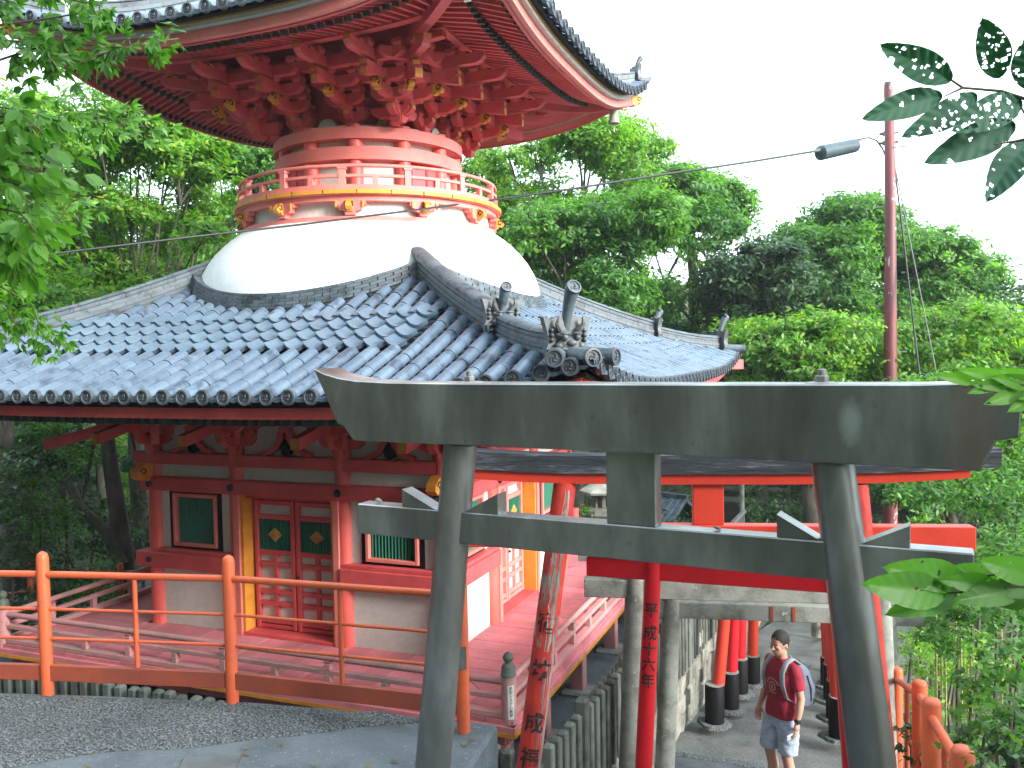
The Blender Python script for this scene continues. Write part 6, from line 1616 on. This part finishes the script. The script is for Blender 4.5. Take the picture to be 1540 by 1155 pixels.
# ------------------------------------------------------------------ the man on the landing
PF = at(1177, 1199, Z=-4.80)
camdir = V((-PF.x, -PF.y, 0)).normalized()
FACE = Matrix.Rotation(radians(-50), 4, 'Z') @ camdir.to_4d(); F_ = V((FACE[0], FACE[1], 0)).normalized()
if F_.dot(rgt) > 0: FACE = Matrix.Rotation(radians(50), 4, 'Z') @ camdir.to_4d(); F_ = V((FACE[0], FACE[1], 0)).normalized()
LEFT = V((0, 0, 1)).cross(F_)                                   # his left-hand side
PM = frame(V((PF.x, PF.y, -4.80)), LEFT, -F_, V((0, 0, 1)))      # local: +x his left, -y forward, z up
man = thing('person', 'man in crimson T-shirt and pale denim shorts standing on the path, looking aside', 'person', (PF.x, PF.y, -4.80))
def solidify(mb, name, mats, voxel=.006, smooth=3):
    me = mb.mesh(name+'_raw', mats); o = bpy.data.objects.new('tmp', me); COL.objects.link(o)
    m = o.modifiers.new('r', 'REMESH'); m.mode = 'VOXEL'; m.voxel_size = voxel; m.use_smooth_shade = True
    if smooth: s = o.modifiers.new('s', 'SMOOTH'); s.iterations = smooth; s.factor = .5
    r = bpy.data.meshes.new_from_object(o.evaluated_get(bpy.context.evaluated_depsgraph_get())); r.name = name
    bpy.data.objects.remove(o)
    r.polygons.foreach_set('use_smooth', [True]*len(r.polygons)); return r
def limb(b, pts, rs, n=14, squash=None):
    """dense tapered limb with rounded ends"""
    P = []; R_ = []
    for i in range(len(pts)-1):
        for k in range(5): t = k/5; P.append(V(pts[i]).lerp(V(pts[i+1]), t)); R_.append(rs[i]+(rs[i+1]-rs[i])*(t*t*(3-2*t)))
    P.append(V(pts[-1])); R_.append(rs[-1]); b.tube(P, R_, n, squash=squash); b.ball(pts[0], rs[0]*.98, 12, 8); b.ball(pts[-1], rs[-1]*.98, 12, 8)
def section(b, secs, n=20):
    """secs: (z, cx, cy, rx, ry): stacked super-ellipses"""
    out_ = []
    for z, cx, cy, rx, ry in secs:
        q = []
        for i in range(n):
            a = 2*pi*i/n; c, s = cos(a), sin(a); q.append((cx+rx*(abs(c)**.85)*(1 if c > 0 else -1), cy+ry*(abs(s)**.85)*(1 if s > 0 else -1), z))
        out_.append(q)
    b.sweep(out_)
HEADC = V((0, -.035, 1.655)); HR = Matrix.Rotation(radians(12), 4, 'Z') @ Matrix.Rotation(radians(6), 4, 'X')
HM = T(HEADC) @ HR
def hand(b, wrist, dirv, palm_n, curl, s=1., thumb_side=1):
    """palm and five separate bent fingers"""
    w_ = V(wrist); d = V(dirv).normalized(); nn = V(palm_n); nn = (nn-d*nn.dot(d)).normalized(); sd = d.cross(nn).normalized()*thumb_side
    pc = w_+d*.045*s
    limb(b, [w_, pc+sd*.012*s], [.026*s, .029*s], 10); limb(b, [w_, pc-sd*.018*s], [.024*s, .026*s], 10); limb(b, [pc+sd*.02*s, w_+d*.088*s+sd*.026*s], [.020*s, .012*s], 8); limb(b, [pc-sd*.02*s, w_+d*.082*s-sd*.030*s], [.018*s, .011*s], 8); limb(b, [pc, w_+d*.09*s], [.022*s, .014*s], 8)
    for i, (off, ln) in enumerate(((.030, .072), (.010, .082), (-.011, .076), (-.031, .060))):
        p = w_+d*.085*s+sd*off*s; c = curl*(1+.12*i); a = d
        pts = [p]; 
        for k, seg in enumerate((.45, .32, .23)):
            a = (a*cos(c*(.5 if k == 0 else .8))+nn*sin(c*(.5 if k == 0 else .8))).normalized(); p = p+a*ln*seg*s; pts.append(p)
        limb(b, pts, [.0098*s, .009*s, .0082*s, .007*s], 8)
    p = w_+d*.03*s+sd*.028*s; t1 = p+(d*.7+sd*.6+nn*.25).normalized()*.038*s; t2 = t1+(d*.85+sd*.1+nn*.4).normalized()*.034*s; limb(b, [p, t1, t2], [.0125*s, .011*s, .0085*s], 8)
b = MB()
# legs: slight contrapposto
for sx, fy, ky in ((.095, .03, -.01), (-.095, -.06, -.07)):
    limb(b, [(sx, 0, .92), (sx*1.05, ky-.01, .70), (sx*1.02, ky-.015, .50), (sx*1.0, ky+.02, .36), (sx, fy+.02, .10)], [.090, .080, .058, .055, .036], 16)
    limb(b, [(sx, ky+.035, .40), (sx, ky+.045, .32), (sx, fy+.03, .20)], [.038, .046, .030], 12)
    limb(b, [(sx, fy+.03, .06), (sx*1.1, fy-.10, .045), (sx*1.12, fy-.17, .03)], [.04, .036, .026], 12)
section(b, [(.86, 0, 0, .145, .095), (.95, 0, 0, .150, .105), (1.05, 0, -.005, .145, .10), (1.18, 0, -.01, .15, .105), (1.32, 0, -.01, .175, .115), (1.42, 0, 0, .185, .10), (1.47, 0, .01, .12, .075), (1.49, 0, .01, .07, .06)])
limb(b, [(0, .015, 1.44), (0, .0, 1.52), (0, -.015, 1.60)], [.062, .055, .054], 16)
LA = [(.185, .01, 1.415), (.245, .035, 1.14), (.268, -.035, .905)]; RA = [(-.185, .01, 1.415), (-.245, .02, 1.15), (-.262, -.085, .915)]
for A_ in (LA, RA):
    limb(b, [A_[0], V(A_[0]).lerp(V(A_[1]), .5), A_[1], V(A_[1]).lerp(V(A_[2]), .35), A_[2]], [.056, .049, .040, .041, .026], 14)
hand(b, LA[2], (.10, -.25, -1), (-.75, -.4, 0), .42, 1.02, 1)
hand(b, RA[2], (-.02, -.22, -1), (.9, -.2, 0), .5, 1.02, -1)
# head
b.X = HM
b.ball((0, .012, .02), .100, 22, 16, (.80, 1.0, 1.08)); b.ball((0, -.022, -.045), .070, 18, 12, (.86, 1.0, .98)); b.ball((0, -.055, -.088), .028, 12, 8, (1.2, .9, .8))
b.ball((0, -.070, .018), .030, 12, 8, (1.9, .6, .45)); limb(b, [(0, -.088, .008), (0, -.112, -.026)], [.008, .0125], 8); b.ball((.011, -.100, -.032), .008, 8, 6); b.ball((-.011, -.100, -.032), .008, 8, 6)
for s in (-1, 1):
    b.ball((s*.040, -.070, -.022), .024, 10, 8, (1, .7, .9)); b.ball((s*.080, .018, -.012), .022, 10, 8, (.42, .8, 1.35)); b.ball((s*.03, -.083, .0), .011, 8, 6, (1.2, .6, .7))
b.ball((0, -.090, -.056), .013, 10, 6, (1.7, .6, .5)); b.ball((0, -.088, -.068), .013, 10, 6, (1.5, .6, .5))
b.X = Matrix()
put('body', solidify(b, 'body', 'skin', .0062, 2), man, PM)
b = MB(); b.X = HM
b.ball((0, .024, .036), .103, 40, 26, (.825, 1.01, 1.03)); b.ball((0, .05, -.01), .078, 16, 12, (.92, .9, 1.0))
hm = b.mesh('hair_raw', 'hair'); 
import bmesh
def cut(me, planes):
    bm = bmesh.new(); bm.from_mesh(me)
    for co, no in planes: bmesh.ops.bisect_plane(bm, geom=bm.verts[:]+bm.edges[:]+bm.faces[:], plane_co=co, plane_no=no, clear_outer=True)
    bm.to_mesh(me); bm.free(); me.polygons.foreach_set('use_smooth', [True]*len(me.polygons)); return me
hm.name = 'hair'; HMr = HM.to_3x3()
for v in hm.vertices: v.co = v.co + v.normal*mnoise.noise(v.co*60)*.005
put('hair', cut(hm, [(HM @ V((0, -.066, .058)), HMr @ V((0, -.80, -.60))), (HM @ V((0, .0, -.055)), HMr @ V((0, -.55, -1)))]), man, PM)
for s in (-1, 1):
    b = MB(); b.X = HM; b.ball((s*.030, -.088, .0), .0085, 10, 8, (1.15, .5, .55)); b.mi = 1; b.ball((s*.030-.003, -.0935, .0), .0050, 8, 6, (1, .6, .9)); put('eye', b.mesh('eye', ['sticker', 'hair'], 60), man, PM)
    b = MB(); b.X = HM; b.tube([(s*.014, -.0955, .015), (s*.030, -.0955, .021), (s*.048, -.084, .015)], [.003, .0042, .002], 6); put('eyebrow', b.mesh('eyebrow', 'hair', 60), man, PM)
b = MB(); b.X = HM; b.tube([(-.022, -.0905, -.063), (0, -.0985, -.0615), (.022, -.0905, -.063)], [.002, .0035, .002], 6); MT['lip'] = paint('lip', (.33, .10, .085), (.25, .08, .07), .5, .3, 20., .03); put('mouth', b.mesh('mouth', 'lip', 60), man, PM)
# T-shirt
b = MB()
section(b, [(.90, 0, 0, .194, .142), (.98, 0, -.002, .186, .138), (1.08, 0, -.008, .168, .122), (1.20, 0, -.012, .172, .124), (1.32, 0, -.012, .192, .130), (1.41, 0, 0, .200, .118), (1.455, 0, .008, .165, .098), (1.485, 0, .01, .105, .078), (1.505, 0, .008, .075, .068)], 28)
for A_ in (LA, RA):
    a, m_ = V(A_[0]), V(A_[0]).lerp(V(A_[1]), .68); limb(b, [a+V((0,0,.005)), a.lerp(m_, .5)], [.070, .069], 16); b.tube([a.lerp(m_, .4), a.lerp(m_, .75), m_], [.068, .070, .071], 16)
shirt_me = solidify(b, 'shirt', 'shirt', .0075, 3)
for v in shirt_me.vertices:
    c = v.co; k = max(0, min(1, (1.30-c.z)/.35)); f = mnoise.noise(V((c.x*9, c.y*9, c.z*5+4)))*.012*k+mnoise.noise(V((c.x*22+c.z*20, c.y*20, c.z*14)))*.005; nrm = V((c.x, c.y, 0)).normalized(); v.co = c+nrm*f
sh_o = put('shirt', shirt_me, man, PM)
# print on the chest: an arched band over a round emblem
b = MB()
def chest(u, z): # point on the chest front, u along the body
    x = u; ry = .128; rx = .19; y = -.012-ry*sqrt(max(0, 1-(x/rx)**2))-.008; return (x, y, z)
for i in range(9):
    a = radians(20+17.5*i); r1, r2 = .092, .066
    q = [chest(.02+r*cos(a+da), 1.235+r*.95*sin(a+da)) for r, da in ((r1, -.11), (r1, .11), (r2, .10), (r2, -.10))]; b.add(q, [(0, 1, 2, 3)])
for i in range(18):
    a0, a1 = 2*pi*i/18, 2*pi*(i+.92)/18; q = [chest(.02+r*cos(a), 1.23+r*sin(a)) for r, a in ((.05, a0), (.05, a1), (.034, a1), (.034, a0))]; b.add(q, [(0, 1, 2, 3)])
q = [chest(.02+x, 1.23+z) for x, z in ((-.012, .02), (.012, .02), (.012, -.022), (-.012, -.022))]; b.add(q, [(0, 1, 2, 3)])
for x in (-.045, -.025, -.005, .015, .035): q = [chest(.02+x+dx, 1.158+dz) for dx, dz in ((0, 0), (.014, 0), (.014, .016), (0, .016))]; b.add(q, [(0, 1, 2, 3)])
put('shirt_print', b.mesh('shirt_print', 'print', None, fix=False), sh_o, PM)
# shorts
b = MB(); section(b, [(.80, 0, 0, .190, .128), (.88, 0, 0, .190, .134), (.96, 0, 0, .182, .130)], 26)
for sx, ky in ((.095, -.01), (-.095, -.07)):
    b.tube([(sx*.9, 0, .90), (sx*1.02, ky*.5, .76), (sx*1.1, ky, .62), (sx*1.12, ky-.01, .535), (sx*1.12, ky-.01, .53)], [.112, .114, .106, .104, .098], 20)
me = solidify(b, 'shorts', 'shorts', .0075, 2)
for v in me.vertices: c = v.co; f = mnoise.noise(V((c.x*16, c.y*16, c.z*26)))*.008+mnoise.noise(V((c.x*40, c.y*30, c.z*45)))*.003; v.co = c+V((c.x, c.y, 0)).normalized()*f
put('shorts', me, man, PM)
for sx, fy in ((.095, .03), (-.095, -.06)):
    b = MB(); limb(b, [(sx, fy+.045, .05), (sx*1.1, fy-.09, .042), (sx*1.13, fy-.185, .036)], [.047, .046, .036], 12); b.box(sx*1.05-.042, sx*1.05+.042, fy-.2, fy+.085, 0, .025); put('shoe', solidify(b, 'shoe', 'shoe', .007, 2), man, PM)
# backpack with pocket, straps
bp = MB(); secs = []
for z, hx, y0, y1 in ((.98, .10, .12, .22), (1.0, .145, .118, .29), (1.08, .158, .118, .335), (1.20, .16, .118, .33), (1.32, .15, .118, .29), (1.41, .125, .118, .235), (1.455, .08, .12, .18)):
    n_ = 20; cy = (y0+y1)/2; hy = (y1-y0)/2; secs.append([(hx*(abs(cos(a))**.6)*(1 if cos(a) > 0 else -1), cy+hy*(abs(sin(a))**.6)*(1 if sin(a) > 0 else -1), z) for a in [2*pi*i/n_ for i in range(n_)]])
bp.sweep(secs); me = solidify(bp, 'backpack', 'bag', .009, 2)
for v in me.vertices: c = v.co; v.co = c+V((0, .5, .2)).normalized()*mnoise.noise(V((c.x*9, c.y*9, c.z*8)))*.02*(1 if c.y > .15 else 0)
bag = put('backpack', me, None, PM); tag(bag, "grey-blue backpack worn on the man's shoulders", 'backpack')
b = MB(); b.bbox(-.11, .11, .30, .365, 1.02, 1.19, .025); put('pocket', b.mesh('pocket', 'bag', 50), bag, PM)
b = MB(); b.tube([(-.10, .30, 1.40), (0, .325, 1.335), (.10, .30, 1.40)], .004, 5); b.tube([(-.11, .37, 1.16), (0, .37, 1.17), (.11, .37, 1.16)], .004, 5); b.tube([(.157, .25, 1.05), (.168, .24, 1.18), (.155, .2, 1.33)], .006, 5); b.tube([(.03, .37, 1.12), (.05, .385, 1.05), (.06, .37, .96)], .006, 5); put('zip', b.mesh('zip', 'stud', 50), bag, PM)
b = MB(); b.tube([(-.04, .13, 1.45), (0, .11, 1.50), (.04, .13, 1.45)], .009, 6); put('grab_handle', b.mesh('grab_handle', 'strap', 50), bag, PM)
for s in (-1, 1):
    b = MB(); b.tube([(s*.085, .15, 1.44), (s*.105, .05, 1.512), (s*.118, -.045, 1.488), (s*.135, -.115, 1.40), (s*.15, -.125, 1.28), (s*.172, -.09, 1.14), (s*.172, .03, 1.06), (s*.14, .13, 1.03)], [.03, .032, .034, .034, .032, .02, .012, .012], 12, squash=.38)
    put('shoulder_strap', b.mesh('shoulder_strap', 'strap', 60), bag, PM)
wv = V(LA[2])+V((0, 0, .02)); b = MB(); b.tube([wv+V((-.002, .006, .02)), wv+V((.002, -.006, -.008))], [.031, .030], 16); b.box(wv.x+.018, wv.x+.036, wv.y-.02, wv.y+.016, wv.z-.012, wv.z+.026); o = put('wristwatch', b.mesh('wristwatch', 'stud', 40), None, PM); tag(o, "black watch on the man's left wrist", 'watch')
hc = V(LA[2])+V((-.005, -.05, -.12)); b = MB(); b.X = T(hc) @ Matrix.Rotation(.5, 4, 'Y') @ Matrix.Rotation(.3, 4, 'X'); b.bbox(-.010, .004, -.075, .055, -.04, .04, .004); o = put('phone', b.mesh('phone', 'sticker', 30), None, PM); tag(o, "pale phone held in the man's left hand", 'phone')
b = MB(); b.tube([hc+V((0, -.04, -.03)), hc+V((.02, -.07, -.12)), hc+V((.01, -.02, -.19)), hc+V((-.01, .03, -.14)), hc+V((0, .02, -.04))], .0018, 5); o = put('earphone_cord', b.mesh('earphone_cord', 'sticker', 50), None, PM); tag(o, "thin white cord dangling from the man's phone", 'cord')

# ------------------------------------------------------------------ thin summer haze
b = MB(); b.box(-92, 88, -80, 100, -30, 17)
hz = MT['haze'] = bpy.data.materials.new('haze'); hz.use_nodes = True; n = hz.node_tree; n.nodes.clear()
o_ = n.nodes.new('ShaderNodeOutputMaterial'); pv = n.nodes.new('ShaderNodeVolumePrincipled'); n.links.new(pv.outputs[0], o_.inputs['Volume'])
pv.inputs['Color'].default_value = (.86, .95, 1, 1); pv.inputs['Density'].default_value = .0007; pv.inputs['Anisotropy'].default_value = .2
o = put('haze', b.mesh('haze', 'haze', None)); o['kind'] = 'stuff'
